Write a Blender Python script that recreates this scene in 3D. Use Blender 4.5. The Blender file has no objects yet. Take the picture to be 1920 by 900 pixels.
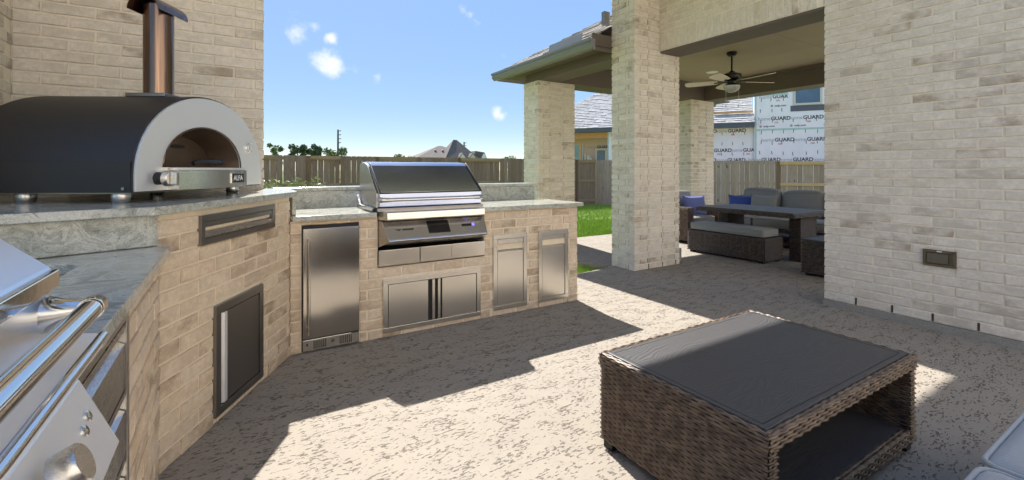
import bpy, bmesh, math, random
from mathutils import Vector, Matrix, noise as mnoise
R = math.radians
random.seed(7)
scene = bpy.context.scene
col = scene.collection

# ---------------------------------------------------------------- camera
cam_d = bpy.data.cameras.new("camera")
cam_d.sensor_width = 36.0
cam_d.lens = 16.0
cam_d.shift_y = -(450 - 318) / 1920.0
cam_d.clip_start = 0.02
cam_d.clip_end = 2000
cam = bpy.data.objects.new("camera", cam_d)
cam.location = (0, 0, 1.25)
cam.rotation_euler = (R(90), 0, -math.atan(525 / 853.33))
col.objects.link(cam)
scene.camera = cam

# ---------------------------------------------------------------- light
SUN = Vector((0.135, 0.93, 1.0)).normalized()
SUN_EL = math.asin(SUN.z)
SUN_AZ = math.atan2(SUN.x, SUN.y)
world = bpy.data.worlds.new("World")
scene.world = world
world.use_nodes = True
wn = world.node_tree
for n in list(wn.nodes):
    wn.nodes.remove(n)
wo = wn.nodes.new("ShaderNodeOutputWorld")
bg = wn.nodes.new("ShaderNodeBackground")
sky = wn.nodes.new("ShaderNodeTexSky")
sky.sky_type = 'NISHITA'
sky.sun_disc = False
sky.sun_elevation = SUN_EL
sky.sun_rotation = SUN_AZ
sky.altitude = 0
sky.air_density = 0.8
sky.dust_density = 0.12
sky.ozone_density = 2.6
bg.inputs['Strength'].default_value = 0.08
EXPOSURE = 1.85
SKY_GAIN = 3.3 / (.08 * 2 ** EXPOSURE)
CLOUD = 1.15 / (.08 * 2 ** EXPOSURE)
tc = wn.nodes.new("ShaderNodeTexCoord")


def wnode(kind, **kw):
    n = wn.nodes.new(kind)
    for k, v in kw.items():
        setattr(n, k, v)
    return n


def wl(a, b):
    wn.links.new(a, b)


# small fair-weather clouds as soft puffs in fixed sky directions
def sky_dir(x, y):
    f = 853.33
    a = math.atan(525 / f)
    u, v = (x - 960) / f, (318 - y) / f
    F = Vector((math.sin(a), math.cos(a), 0)); Rr = Vector((math.cos(a), -math.sin(a), 0))
    return (F + Rr * u + Vector((0, 0, v))).normalized()


cl_noise = wnode("ShaderNodeTexNoise")
cl_noise.inputs['Scale'].default_value = 19
cl_noise.inputs['Detail'].default_value = 6
cl_noise.inputs['Roughness'].default_value = 0.55
wl(tc.outputs['Generated'], cl_noise.inputs['Vector'])
acc = None
for (cx, cy, r, st) in [(558, 54, .033, 1.0), (590, 50, .022, .95), (617, 69, .015, .9), (606, 114, .026, 1.0), (622, 120, .026, .95),
                        (664, 123, .015, .6), (705, 143, .015, .7), (868, 16, .017, .8), (882, 26, .017, .8), (892, 38, .012, .7),
                        (932, 213, .016, .95), (940, 218, .016, .9), (944, 105, .010, .5), (300, 120, .05, 1), (1700, 60, .06, 1),
                        (2300, 100, .12, 1), (-200, 60, .1, 1), (-600, 120, .15, 1)]:
    d = sky_dir(cx, cy)
    dist = wnode("ShaderNodeVectorMath", operation='DISTANCE')
    wl(tc.outputs['Generated'], dist.inputs[0])
    dist.inputs[1].default_value = d
    mr = wnode("ShaderNodeMapRange")
    mr.inputs['From Min'].default_value = 0
    mr.inputs['From Max'].default_value = r * 1.5
    mr.inputs['To Min'].default_value = st
    mr.inputs['To Max'].default_value = 0
    wl(dist.outputs['Value'], mr.inputs['Value'])
    if acc is None:
        acc = mr.outputs[0]
    else:
        mx = wnode("ShaderNodeMath", operation='MAXIMUM')
        wl(acc, mx.inputs[0]); wl(mr.outputs[0], mx.inputs[1])
        acc = mx.outputs[0]
addn = wnode("ShaderNodeMath", operation='MULTIPLY_ADD')
wl(cl_noise.outputs['Fac'], addn.inputs[0]); addn.inputs[1].default_value = 2.2; addn.inputs[2].default_value = -1.1
gate = wnode("ShaderNodeMath", operation='ADD')
wl(acc, gate.inputs[0]); wl(addn.outputs[0], gate.inputs[1])
mr2 = wnode("ShaderNodeMapRange", interpolation_type='SMOOTHSTEP')
mr2.inputs['From Min'].default_value = 0.34
mr2.inputs['From Max'].default_value = 1.25
wl(gate.outputs[0], mr2.inputs['Value'])
# cloud field added above the view for whiter, brighter fill light
fld = wnode("ShaderNodeTexNoise"); wl(tc.outputs['Generated'], fld.inputs['Vector'])
fld.inputs['Scale'].default_value = 4.2; fld.inputs['Detail'].default_value = 6; fld.inputs['Roughness'].default_value = .55
fr_ = wnode("ShaderNodeMapRange", interpolation_type='SMOOTHSTEP'); wl(fld.outputs['Fac'], fr_.inputs['Value'])
fr_.inputs['From Min'].default_value = .52; fr_.inputs['From Max'].default_value = .64
spz = wnode("ShaderNodeSeparateXYZ"); wl(tc.outputs['Generated'], spz.inputs[0])
hz_ = wnode("ShaderNodeMapRange", interpolation_type='SMOOTHSTEP'); wl(spz.outputs[2], hz_.inputs['Value'])
hz_.inputs['From Min'].default_value = .36; hz_.inputs['From Max'].default_value = .52
hi_ = wnode("ShaderNodeMath", operation='MULTIPLY'); wl(fr_.outputs[0], hi_.inputs[0]); wl(hz_.outputs[0], hi_.inputs[1])
has = wnode("ShaderNodeMath", operation='GREATER_THAN'); wl(acc, has.inputs[0]); has.inputs[1].default_value = 0.01
mul = wnode("ShaderNodeMath", operation='MULTIPLY'); wl(mr2.outputs[0], mul.inputs[0]); wl(has.outputs[0], mul.inputs[1])
mixc = wnode("ShaderNodeMixRGB")
# the sky's own range is compressed a little everywhere, as a camera's shoulder would
sep = wnode("ShaderNodeSeparateColor"); wl(sky.outputs[0], sep.inputs[0])
den = wnode("ShaderNodeMath", operation='MULTIPLY_ADD'); wl(sep.outputs[2], den.inputs[0]); den.inputs[1].default_value = 3.0; den.inputs[2].default_value = 1
inv = wnode("ShaderNodeMath", operation='DIVIDE'); inv.inputs[0].default_value = SKY_GAIN; wl(den.outputs[0], inv.inputs[1])
skc = wnode("ShaderNodeVectorMath", operation='SCALE'); wl(sky.outputs[0], skc.inputs[0]); wl(inv.outputs[0], skc.inputs['Scale'])
tot = wnode("ShaderNodeMath", operation='MAXIMUM'); wl(mul.outputs[0], tot.inputs[0]); wl(hi_.outputs[0], tot.inputs[1])
wl(tot.outputs[0], mixc.inputs['Fac']); wl(skc.outputs[0], mixc.inputs['Color1'])
mixc.inputs['Color2'].default_value = (CLOUD, CLOUD * 1.01, CLOUD * 1.03, 1)
wl(mixc.outputs[0], bg.inputs['Color'])
wl(bg.outputs[0], wo.inputs['Surface'])

sun_d = bpy.data.lights.new("sun", 'SUN')
sun_d.energy = 3.1
sun_d.angle = R(0.55)
sun_d.color = (1.0, 0.96, 0.90)
sun_o = bpy.data.objects.new("sun", sun_d)
sun_o.rotation_euler = SUN.to_track_quat('Z', 'Y').to_euler()
sun_o.location = (2, 20, 20)
col.objects.link(sun_o)
scene.view_settings.view_transform = 'Standard'
scene.view_settings.look = 'None'
scene.view_settings.exposure = EXPOSURE
scene.view_settings.gamma = 1.0


# ---------------------------------------------------------------- materials
class NT:
    def __init__(s, name):
        s.m = bpy.data.materials.new(name)
        s.m.use_nodes = True
        s.t = s.m.node_tree
        s.b = s.t.nodes['Principled BSDF']

    def n(s, kind, **kw):
        nd = s.t.nodes.new(kind)
        ins = kw.pop('ins', {})
        for k, v in kw.items():
            setattr(nd, k, v)
        for k, v in ins.items():
            if isinstance(v, bpy.types.NodeSocket):
                s.t.links.new(v, nd.inputs[k])
            else:
                nd.inputs[k].default_value = v
        return nd

    def l(s, a, b):
        s.t.links.new(a, b)

    def ramp(s, fac, stops, mode='LINEAR'):
        r = s.t.nodes.new('ShaderNodeValToRGB')
        r.color_ramp.interpolation = mode
        while len(r.color_ramp.elements) < len(stops):
            r.color_ramp.elements.new(0.5)
        for e, (p, c) in zip(r.color_ramp.elements, stops):
            e.position = p
            e.color = (c[0], c[1], c[2], 1) if len(c) == 3 else c
        s.l(fac, r.inputs[0])
        return r.outputs[0]

    def coords(s, scale=(1, 1, 1), random_shift=False, kind='Object', rot=(0, 0, 0)):
        t = s.n('ShaderNodeTexCoord')
        out = t.outputs[kind]
        if random_shift:
            oi = s.n('ShaderNodeObjectInfo')
            mu = s.n('ShaderNodeMath', operation='MULTIPLY', ins={0: oi.outputs['Random'], 1: 91.7})
            ad = s.n('ShaderNodeVectorMath', operation='ADD', ins={0: out, 1: mu.outputs[0]})
            out = ad.outputs[0]
        mp = s.n('ShaderNodeMapping', ins={'Vector': out, 'Scale': scale, 'Rotation': rot})
        return mp.outputs[0]

    def noise(s, vec, scale, detail=4, rough=.55, dist=0):
        return s.n('ShaderNodeTexNoise', ins={'Vector': vec, 'Scale': scale, 'Detail': detail, 'Roughness': rough, 'Distortion': dist}).outputs['Fac']

    def math(s, op, a, b=0.0, c=None, clamp=False):
        nd = s.n('ShaderNodeMath', operation=op, use_clamp=clamp)
        for i, v in enumerate((a, b) if c is None else (a, b, c)):
            if isinstance(v, bpy.types.NodeSocket):
                s.l(v, nd.inputs[i])
            else:
                nd.inputs[i].default_value = v
        return nd.outputs[0]

    def mix(s, fac, a, b, mode='MIX'):
        nd = s.n('ShaderNodeMixRGB', blend_type=mode)
        for i, v in zip(('Fac', 'Color1', 'Color2'), (fac, a, b)):
            if isinstance(v, bpy.types.NodeSocket):
                s.l(v, nd.inputs[i])
            else:
                nd.inputs[i].default_value = v if i == 'Fac' else (v[0], v[1], v[2], 1)
        return nd.outputs[0]

    def smooth(s, v, a, b, lo=0.0, hi=1.0):
        nd = s.n('ShaderNodeMapRange', interpolation_type='SMOOTHSTEP', ins={'Value': v, 'From Min': a, 'From Max': b, 'To Min': lo, 'To Max': hi})
        return nd.outputs[0]

    def bump(s, h, dist=0.002, strength=1.0):
        nd = s.n('ShaderNodeBump', ins={'Height': h, 'Distance': dist, 'Strength': strength})
        s.l(nd.outputs[0], s.b.inputs['Normal'])
        return nd

    def base(s, v):
        if isinstance(v, bpy.types.NodeSocket):
            s.l(v, s.b.inputs['Base Color'])
        else:
            s.b.inputs['Base Color'].default_value = (v[0], v[1], v[2], 1)

    def set(s, rough=None, metal=None, spec=None):
        for k, v in (('Roughness', rough), ('Metallic', metal), ('Specular IOR Level', spec)):
            if v is None:
                continue
            if isinstance(v, bpy.types.NodeSocket):
                s.l(v, s.b.inputs[k])
            else:
                s.b.inputs[k].default_value = v


def simple(name, c, rough=.5, metal=0, var=.0, vs=20, bump=0, bs=60, spec=.5):
    t = NT(name)
    if var:
        v = t.coords()
        f = t.noise(v, vs, 5)
        t.base(t.mix(f, [x * (1 - var) for x in c], [min(1, x * (1 + var)) for x in c]))
    else:
        t.base(c)
    t.set(rough, metal, spec)
    if bump:
        v = t.coords()
        t.bump(t.noise(v, bs, 6), bump)
    return t.m


def brick_mat(name, light, dark, tan, smear=.07, pores=1.0):
    t = NT(name)
    v = t.coords(random_shift=True)
    oi = t.n('ShaderNodeObjectInfo')
    rnd = oi.outputs['Random']
    c = t.ramp(rnd, [(0, dark), (.22, light), (.5, [(a + b) / 2 for a, b in zip(light, tan)]), (.7, light), (.86, tan), (1, [x * 1.12 for x in light])])
    big = t.noise(t.coords((1, 1, 2.2), True), 9, 4, .6)
    c = t.mix(t.smooth(big, .38, .66, 0, .6), c, [x * 1.2 for x in light])
    med = t.noise(v, 38, 6, .7)
    c = t.mix(t.smooth(med, .3, .7, .42, 0), c, dark)
    # burnt smears on a few bricks
    r2 = t.math('FRACT', t.math('MULTIPLY', rnd, 37.31))
    sel = t.math('LESS_THAN', r2, smear)
    sm = t.smooth(t.noise(t.coords((1, 1, 1.6), True), 7, 5, .6), .40, .68, 0, .62)
    c = t.mix(t.math('MULTIPLY', sel, sm), c, (.24, .16, .09))
    # dark pores
    po = t.noise(v, 150, 4, .65)
    pm = t.smooth(po, .62, .72, 0, .6 * pores)
    c = t.mix(pm, c, (.14, .10, .07))
    t.base(c)
    t.set(.92, 0, .25)
    h = t.math('ADD', t.math('MULTIPLY', med, .7), t.math('MULTIPLY', pm, -.8))
    t.bump(h, .0022)
    return t.m


M = {}
M['brick'] = brick_mat('brick_pale', (.72, .66, .565), (.47, .415, .335), (.63, .56, .455), .10)
M['brick_warm'] = brick_mat('brick_warm', (.73, .60, .445), (.46, .34, .235), (.63, .47, .31), .24)
M['mortar'] = simple('mortar', (.80, .72, .59), .95, 0, .12, 30, .0015, 120, .2)
M['mortar_warm'] = simple('mortar_warm', (.80, .68, .51), .95, 0, .12, 30, .0015, 120, .2)
M['bounce_wall'] = simple('bounce_wall_paint', (.78, .71, .61), .9, 0, .1, 12)  # coats only the added bounce wall out of view
M['footing'] = simple('rough_footing', (.30, .285, .25), .95, 0, .35, 60, .006, 70, .2)
M['weep'] = simple('weep_dark', (.07, .055, .04), .9)


def granite():
    t = NT('granite')
    v = t.coords(kind='Object')
    warp = t.n('ShaderNodeTexNoise', ins={'Vector': v, 'Scale': 3.0, 'Detail': 3})
    vv = t.n('ShaderNodeVectorMath', operation='MULTIPLY_ADD', ins={0: warp.outputs['Color'], 1: (.5, .5, .5), 2: v}).outputs[0]
    mp = t.n('ShaderNodeMapping', ins={'Vector': vv, 'Scale': (1.6, 5, 6), 'Rotation': (0, .25, .25)}).outputs[0]
    a = t.noise(mp, 2.4, 8, .65, .8)
    c = t.ramp(a, [(.28, (.17, .185, .155)), (.42, (.36, .37, .32)), (.52, (.52, .52, .46)), (.62, (.34, .34, .28)), (.75, (.60, .59, .54))])
    mp2 = t.n('ShaderNodeMapping', ins={'Vector': vv, 'Scale': (1, 2.2, 2.6)}).outputs[0]
    d = t.noise(mp2, 34, 5, .7)
    c = t.mix(t.smooth(d, .55, .66, 0, .65), c, (.13, .125, .10))
    d2 = t.noise(mp2, 8, 5, .6)
    c = t.mix(t.smooth(d2, .60, .68, 0, .55), c, (.20, .215, .19))
    cr = t.noise(v, 170, 4, .7)
    c = t.mix(t.smooth(cr, .56, .66, 0, .5), c, (.72, .70, .64))
    c = t.mix(t.smooth(cr, .44, .34, 0, .55), c, (.10, .10, .085))
    t.base(c)
    t.set(.16, 0, .5)
    return t.m


M['granite'] = granite()


def steel(name, c=(.60, .585, .56), rough=.27, stretch=(1, 1, 1), amp=.06):
    t = NT(name)
    v = t.coords(stretch)
    f = t.noise(v, 40, 6, .7)
    f2 = t.noise(t.coords((1, 1, 1)), 3, 3)
    r = t.math('ADD', t.math('MULTIPLY', f, amp), rough - amp / 2)
    r = t.math('ADD', r, t.math('MULTIPLY', t.math('SUBTRACT', f2, .5), .08))
    t.base(t.mix(f, [x * .93 for x in c], c))
    t.set(r, 1.0)
    t.bump(f, .00012)
    return t.m


M['steel'] = steel('brushed_steel', stretch=(1, 1, 22))
M['steel_h'] = steel('brushed_steel_cross', c=(.80, .765, .71), stretch=(1, 1, 30), rough=.24)
M['steel_v'] = steel('brushed_steel_door', c=(.60, .565, .52), stretch=(30, 30, 1), rough=.14, amp=.03)
M['steel_dark'] = steel('dark_steel', c=(.30, .29, .28), stretch=(1, 1, 22), rough=.3)
M['polished'] = steel('polished_steel', c=(.72, .71, .69), rough=.10, amp=.02)
M['panel_steel'] = steel('panel_steel', c=(.50, .475, .44), rough=.26, stretch=(1, 30, 30))
M['lid_steel'] = steel('lid_steel', c=(.42, .47, .62), rough=.15, stretch=(30, 2, 2))
M['satin'] = steel('satin_plate', c=(.93, .925, .92), rough=.44, stretch=(1, 20, 20))
def glint_pipe():
    t = NT('brown_pipe_glints')
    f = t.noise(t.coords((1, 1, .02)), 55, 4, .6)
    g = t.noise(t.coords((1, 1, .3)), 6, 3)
    c = t.ramp(f, [(.30, (.10, .062, .042)), (.45, (.26, .165, .105)), (.55, (.15, .105, .085)), (.68, (.42, .27, .17))])  # brown metal; paler vertical streaks are highlights painted into the colour
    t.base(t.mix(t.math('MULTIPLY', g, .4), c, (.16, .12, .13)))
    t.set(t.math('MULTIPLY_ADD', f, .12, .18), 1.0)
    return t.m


M['copper'] = glint_pipe()
M['satin'].node_tree.nodes['Principled BSDF'].inputs['Metallic'].default_value = .7
M['black_glass'] = simple('black_glass', (.006, .007, .009), .06)
M['black'] = simple('black_gasket', (.012, .012, .012), .6)
M['lid_pale'] = steel('near_lid_steel', c=(.86, .87, .89), rough=.3, stretch=(2, 30, 2))
M['oven_paint'] = simple('charcoal_powder_coat', (.016, .0155, .016), .5, 0, .05, 200, .0004, 500)
M['oven_inside'] = simple('oven_interior', (.16, .11, .075), .4, .7, .2, 6)
M['taupe'] = simple('taupe_paint', (.12, .095, .078), .55, 0, .06, 6, .0004, 90)
M['fascia'] = simple('fascia_paint', (.24, .235, .225), .5, 0, .06, 6, .0004, 90)
M['gutter'] = simple('gutter_paint', (.20, .205, .21), .32, 0, .04, 8)
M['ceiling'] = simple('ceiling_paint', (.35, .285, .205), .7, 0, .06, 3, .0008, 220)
M['upper_ceiling'] = simple('upper_ceiling_paint', (.72, .64, .52), .8, 0, .05, 3)
M['bronze'] = simple('bronze_metal', (.15, .125, .085), .45, .7, .25, 25)
M['fan_black'] = simple('fan_black_metal', (.012, .011, .010), .35, .3)
M['blade'] = simple('pale_wood_blade', (.74, .66, .54), .5, 0, .15, 14)
M['white'] = simple('white_plastic', (.8, .8, .78), .5)
M['glass'] = simple('lamp_glass', (.85, .85, .82), .08)
M['glass'].node_tree.nodes['Principled BSDF'].inputs['Transmission Weight'].default_value = .6
M['plastic_black'] = simple('black_plastic', (.02, .02, .02), .4)
M['red_ink'] = simple('red_print', (.6, .05, .06), .6)
M['dark_ink'] = simple('dark_print', (.035, .035, .04), .6)
M['grey_ink'] = simple('grey_print', (.30, .30, .32), .6)
_t = NT('house_wrap')
_w = _t.noise(_t.coords((1, 1, .5)), 2.2, 5, .6, .6)
_s = _t.smooth(_t.noise(_t.coords(), 1.15, 5, .6), .62, .74, 0, .55)
_t.base(_t.mix(_s, _t.mix(_w, (.74, .75, .78), (.90, .89, .90)), (.22, .23, .26)))
_t.set(.45, 0, .4); _t.bump(_w, .05, .7)
M['wrap'] = _t.m
M['pink_wrap'] = simple('pink_house_wrap', (.60, .44, .35), .5, 0, .04, 3, .003, 6)  # pinkish-beige sheathing colour of the porch wall
M['tape'] = simple('seam_tape', (.42, .58, .53), .5, 0, .25, 40)
M['tie'] = simple('brick_tie_metal', (.18, .13, .09), .6, .2)
M['flashing'] = simple('slate_flashing', (.075, .09, .115), .4)
M['win_glass'] = simple('window_glass', (.10, .16, .24), .05, 0, .3, 3)
M['teal_glass'] = simple('teal_film_glass', (.22, .36, .40), .1, 0, .3, 3)
M['vinyl'] = simple('vinyl_frame', (.60, .57, .50), .5)
M['lumber'] = simple('new_lumber', (.55, .32, .13), .7, 0, .2, 12)
M['knob_blue'] = simple('blue_lamp', (.05, .05, .8), .3)
_b = M['knob_blue'].node_tree.nodes['Principled BSDF']
_b.inputs['Emission Color'].default_value = (.1, .08, 1, 1); _b.inputs['Emission Strength'].default_value = 1.2


def glow(name, c, s=1.0):
    m = simple(name, c, .3)
    b = m.node_tree.nodes['Principled BSDF']
    b.inputs['Emission Color'].default_value = (c[0], c[1], c[2], 1)
    b.inputs['Emission Strength'].default_value = s
    return m


M['glow_red'] = glow('screen_red', (.8, .06, .03), .7)
M['glow_orange'] = glow('screen_orange', (.7, .22, .04), .5)
M['glow_green'] = glow('screen_green', (.45, .6, .05), .6)
M['glow_white'] = glow('screen_white', (.5, .6, .7), .5)
M['lamp_on'] = glow('recessed_lamp', (.9, .85, .75), .8)


def floor_mat():
    t = NT('textured_concrete')
    v = t.coords((1.0, 2.3, 1), rot=(0, 0, R(-4)))
    w = t.n('ShaderNodeTexNoise', ins={'Vector': v, 'Scale': 38, 'Detail': 4})
    vv = t.n('ShaderNodeVectorMath', operation='MULTIPLY_ADD', ins={0: w.outputs['Color'], 1: (.030, .030, 0), 2: v}).outputs[0]
    a = t.noise(vv, 36, 5, .62)
    clump = t.noise(v, 7, 5, .65)
    thr = t.math('MULTIPLY_ADD', clump, -.62, .895)
    dif = t.math('SUBTRACT', a, thr)
    pit = t.smooth(dif, -.004, .022)
    isl = t.smooth(t.noise(vv, 90, 3, .6), .56, .62)          # crumbs left inside the hollows
    pit = t.math('MULTIPLY', pit, t.math('MULTIPLY_ADD', isl, -.7, 1.0))
    big = t.noise(t.coords(), .9, 5, .65)
    mid = t.noise(t.coords(), 7, 5, .6)
    c = t.mix(big, (.272, .236, .190), (.345, .308, .258))
    c = t.mix(t.smooth(mid, .35, .7, 0, .25), c, (.235, .21, .18))
    fine = t.noise(t.coords(), 300, 3)
    c = t.mix(t.math('MULTIPLY', fine, .2), c, (.24, .205, .165))
    c = t.mix(t.math('MULTIPLY', pit, .72), c, (.090, .068, .047))
    t.base(c)
    t.set(.85, 0, .3)
    h = t.math('ADD', t.math('MULTIPLY', pit, -1.0), t.math('MULTIPLY', fine, .1))
    t.bump(h, .003)
    return t.m


M['floor'] = floor_mat()
M['slab_side'] = simple('slab_side', (.42, .39, .34), .9, 0, .2, 12, .003, 60)


def grass_ground():
    t = NT('lawn_ground')
    v = t.coords()
    a = t.noise(v, .6, 4)
    b = t.noise(v, 25, 6, .7)
    c = t.mix(a, (.16, .22, .05), (.25, .31, .08))
    c = t.mix(t.smooth(b, .35, .7, 0, .6), c, (.06, .10, .02))
    t.base(c); t.set(.9, 0, .2)
    t.bump(b, .03)
    return t.m


M['lawn'] = grass_ground()
_t = NT('grass_blade'); _o = _t.n('ShaderNodeTexCoord')
_t.base(_t.mix(_t.noise(_t.coords(), 2.5, 5, .7), (.16, .30, .03), (.34, .48, .08))); _t.set(.6, 0, .3)
M['grass'] = _t.m


def leaf_mat(name, a, b):
    t = NT(name)
    t.base(t.mix(t.smooth(t.noise(t.coords(), 2.2, 5, .7), .3, .7), a, b))
    t.set(.55, 0, .3)
    return t.m


M['leaf'] = leaf_mat('leaf_green', (.09, .13, .035), (.20, .25, .07))
M['leaf_dark'] = leaf_mat('leaf_dark', (.05, .075, .028), (.12, .15, .055))
M['leaf_pale'] = leaf_mat('leaf_pale', (.16, .20, .05), (.40, .40, .18))
M['bark'] = simple('bark', (.12, .09, .065), .9, 0, .3, 20, .01, 30)


def wicker_mat(name, a, b):
    t = NT(name)
    v = t.coords()
    f = t.noise(v, 22, 4, .6)
    f2 = t.noise(v, 120, 3)
    c = t.mix(t.smooth(f, .35, .65), a, b)
    c = t.mix(t.math('MULTIPLY', f2, .3), c, (.03, .02, .015))
    t.base(c); t.set(.42, 0, .5)
    t.bump(f2, .0006)
    return t.m


M['wicker'] = wicker_mat('brown_wicker', (.085, .053, .033), (.215, .145, .093))
M['wicker_grey'] = wicker_mat('dark_wicker', (.042, .029, .022), (.105, .075, .056))
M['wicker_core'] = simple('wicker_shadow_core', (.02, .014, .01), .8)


def woodtop():
    t = NT('charcoal_woodgrain_top')
    v = t.coords((1.0, 1.9, 1))
    w = t.n('ShaderNodeTexNoise', ins={'Vector': v, 'Scale': 2.0, 'Detail': 2})
    vv = t.n('ShaderNodeVectorMath', operation='MULTIPLY_ADD', ins={0: w.outputs['Color'], 1: (.55, .55, .0), 2: v}).outputs[0]
    wave = t.n('ShaderNodeTexWave', wave_type='RINGS', ins={'Vector': vv, 'Scale': 13, 'Distortion': 3.5, 'Detail': 4, 'Detail Scale': 1.2})
    g = wave.outputs['Fac']
    fine = t.noise(t.coords((2, 40, 2)), 20, 4)
    h = t.math('ADD', g, t.math('MULTIPLY', fine, .5))
    t.base(t.mix(g, (.045, .043, .044), (.068, .065, .066)))
    t.set(t.math('ADD', t.math('MULTIPLY', g, .12), .42), 0, .5)
    t.bump(h, .00035)
    return t.m


M['woodtop'] = woodtop()


def fabric(name, c, var=.08, sc=420):
    t = NT(name)
    v = t.coords()
    f = t.noise(v, sc, 2, .5)
    g = t.noise(v, 5, 3)
    cc = t.mix(f, [x * .82 for x in c], [min(1, x * 1.12) for x in c])
    t.base(t.mix(t.math('MULTIPLY', g, .25), cc, [x * .8 for x in c]))
    t.set(.95, 0, .15)
    t.b.inputs['Sheen Weight'].default_value = .2
    t.bump(t.math('ADD', t.math('MULTIPLY', f, .5), t.math('MULTIPLY', t.noise(t.coords((1, .35, 1)), 150, 3), 1.0)), .0012)
    return t.m


M['cushion'] = fabric('grey_cushion_fabric', (.255, .26, .255))
M['cushion_light'] = fabric('pale_grey_cushion_fabric', (.36, .375, .38), sc=300)
M['piping'] = fabric('cushion_piping', (.30, .29, .27))
M['blue_fabric'] = fabric('navy_blue_fabric', (.045, .085, .33))
M['lavender_fabric'] = fabric('washed_blue_fabric', (.16, .19, .46))


def picket_mat(name, a, b, dark):
    t = NT(name)
    oi = t.n('ShaderNodeObjectInfo')
    v = t.coords((1, 1, .12), True)
    g = t.noise(v, 30, 6, .65)
    c = t.mix(oi.outputs['Random'], a, b)
    c = t.mix(t.smooth(g, .35, .75, 0, .55), c, dark)
    k = t.noise(t.coords((1, 1, .45), True), 9, 3, .5)
    c = t.mix(t.smooth(k, .67, .72, 0, .8), c, (.07, .055, .045))
    t.base(c); t.set(.85, 0, .2)
    t.bump(g, .003)
    return t.m


M['picket'] = picket_mat('weathered_picket', (.215, .152, .108), (.31, .23, .17), (.12, .09, .065))
M['picket_grey'] = picket_mat('grey_picket', (.32, .24, .185), (.42, .33, .265), (.18, .135, .105))
M['post'] = picket_mat('fence_post_wood', (.16, .10, .06), (.22, .14, .08), (.10, .07, .05))
M['rail'] = picket_mat('fence_rail_wood', (.28, .20, .13), (.36, .26, .16), (.2, .15, .1))
M['rail_new'] = picket_mat('fence_rail_new', (.52, .36, .19), (.58, .41, .23), (.4, .28, .16))


def shingle_mat(name, a, b, c3):
    t = NT(name)
    v = t.coords()
    vo = t.n('ShaderNodeTexVoronoi', ins={'Vector': v, 'Scale': 3.3}).outputs['Color']
    f = t.noise(v, 5.5, 5, .75)
    g = t.noise(v, 90, 3)
    c = t.mix(t.smooth(f, .35, .65), a, b)
    c = t.mix(t.smooth(g, .4, .7, 0, .5), c, c3)
    t.base(c); t.set(.9, 0, .2); t.bump(g, .003)
    return t.m


M['shingle'] = shingle_mat('weathered_shingle', (.15, .135, .12), (.30, .275, .245), (.10, .09, .085))
M['shingle_pale'] = shingle_mat('pale_shingle', (.33, .325, .32), (.50, .49, .47), (.24, .235, .23))
M['shingle_brown'] = shingle_mat('brown_shingle', (.13, .11, .095), (.20, .175, .15), (.08, .07, .065))


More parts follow.
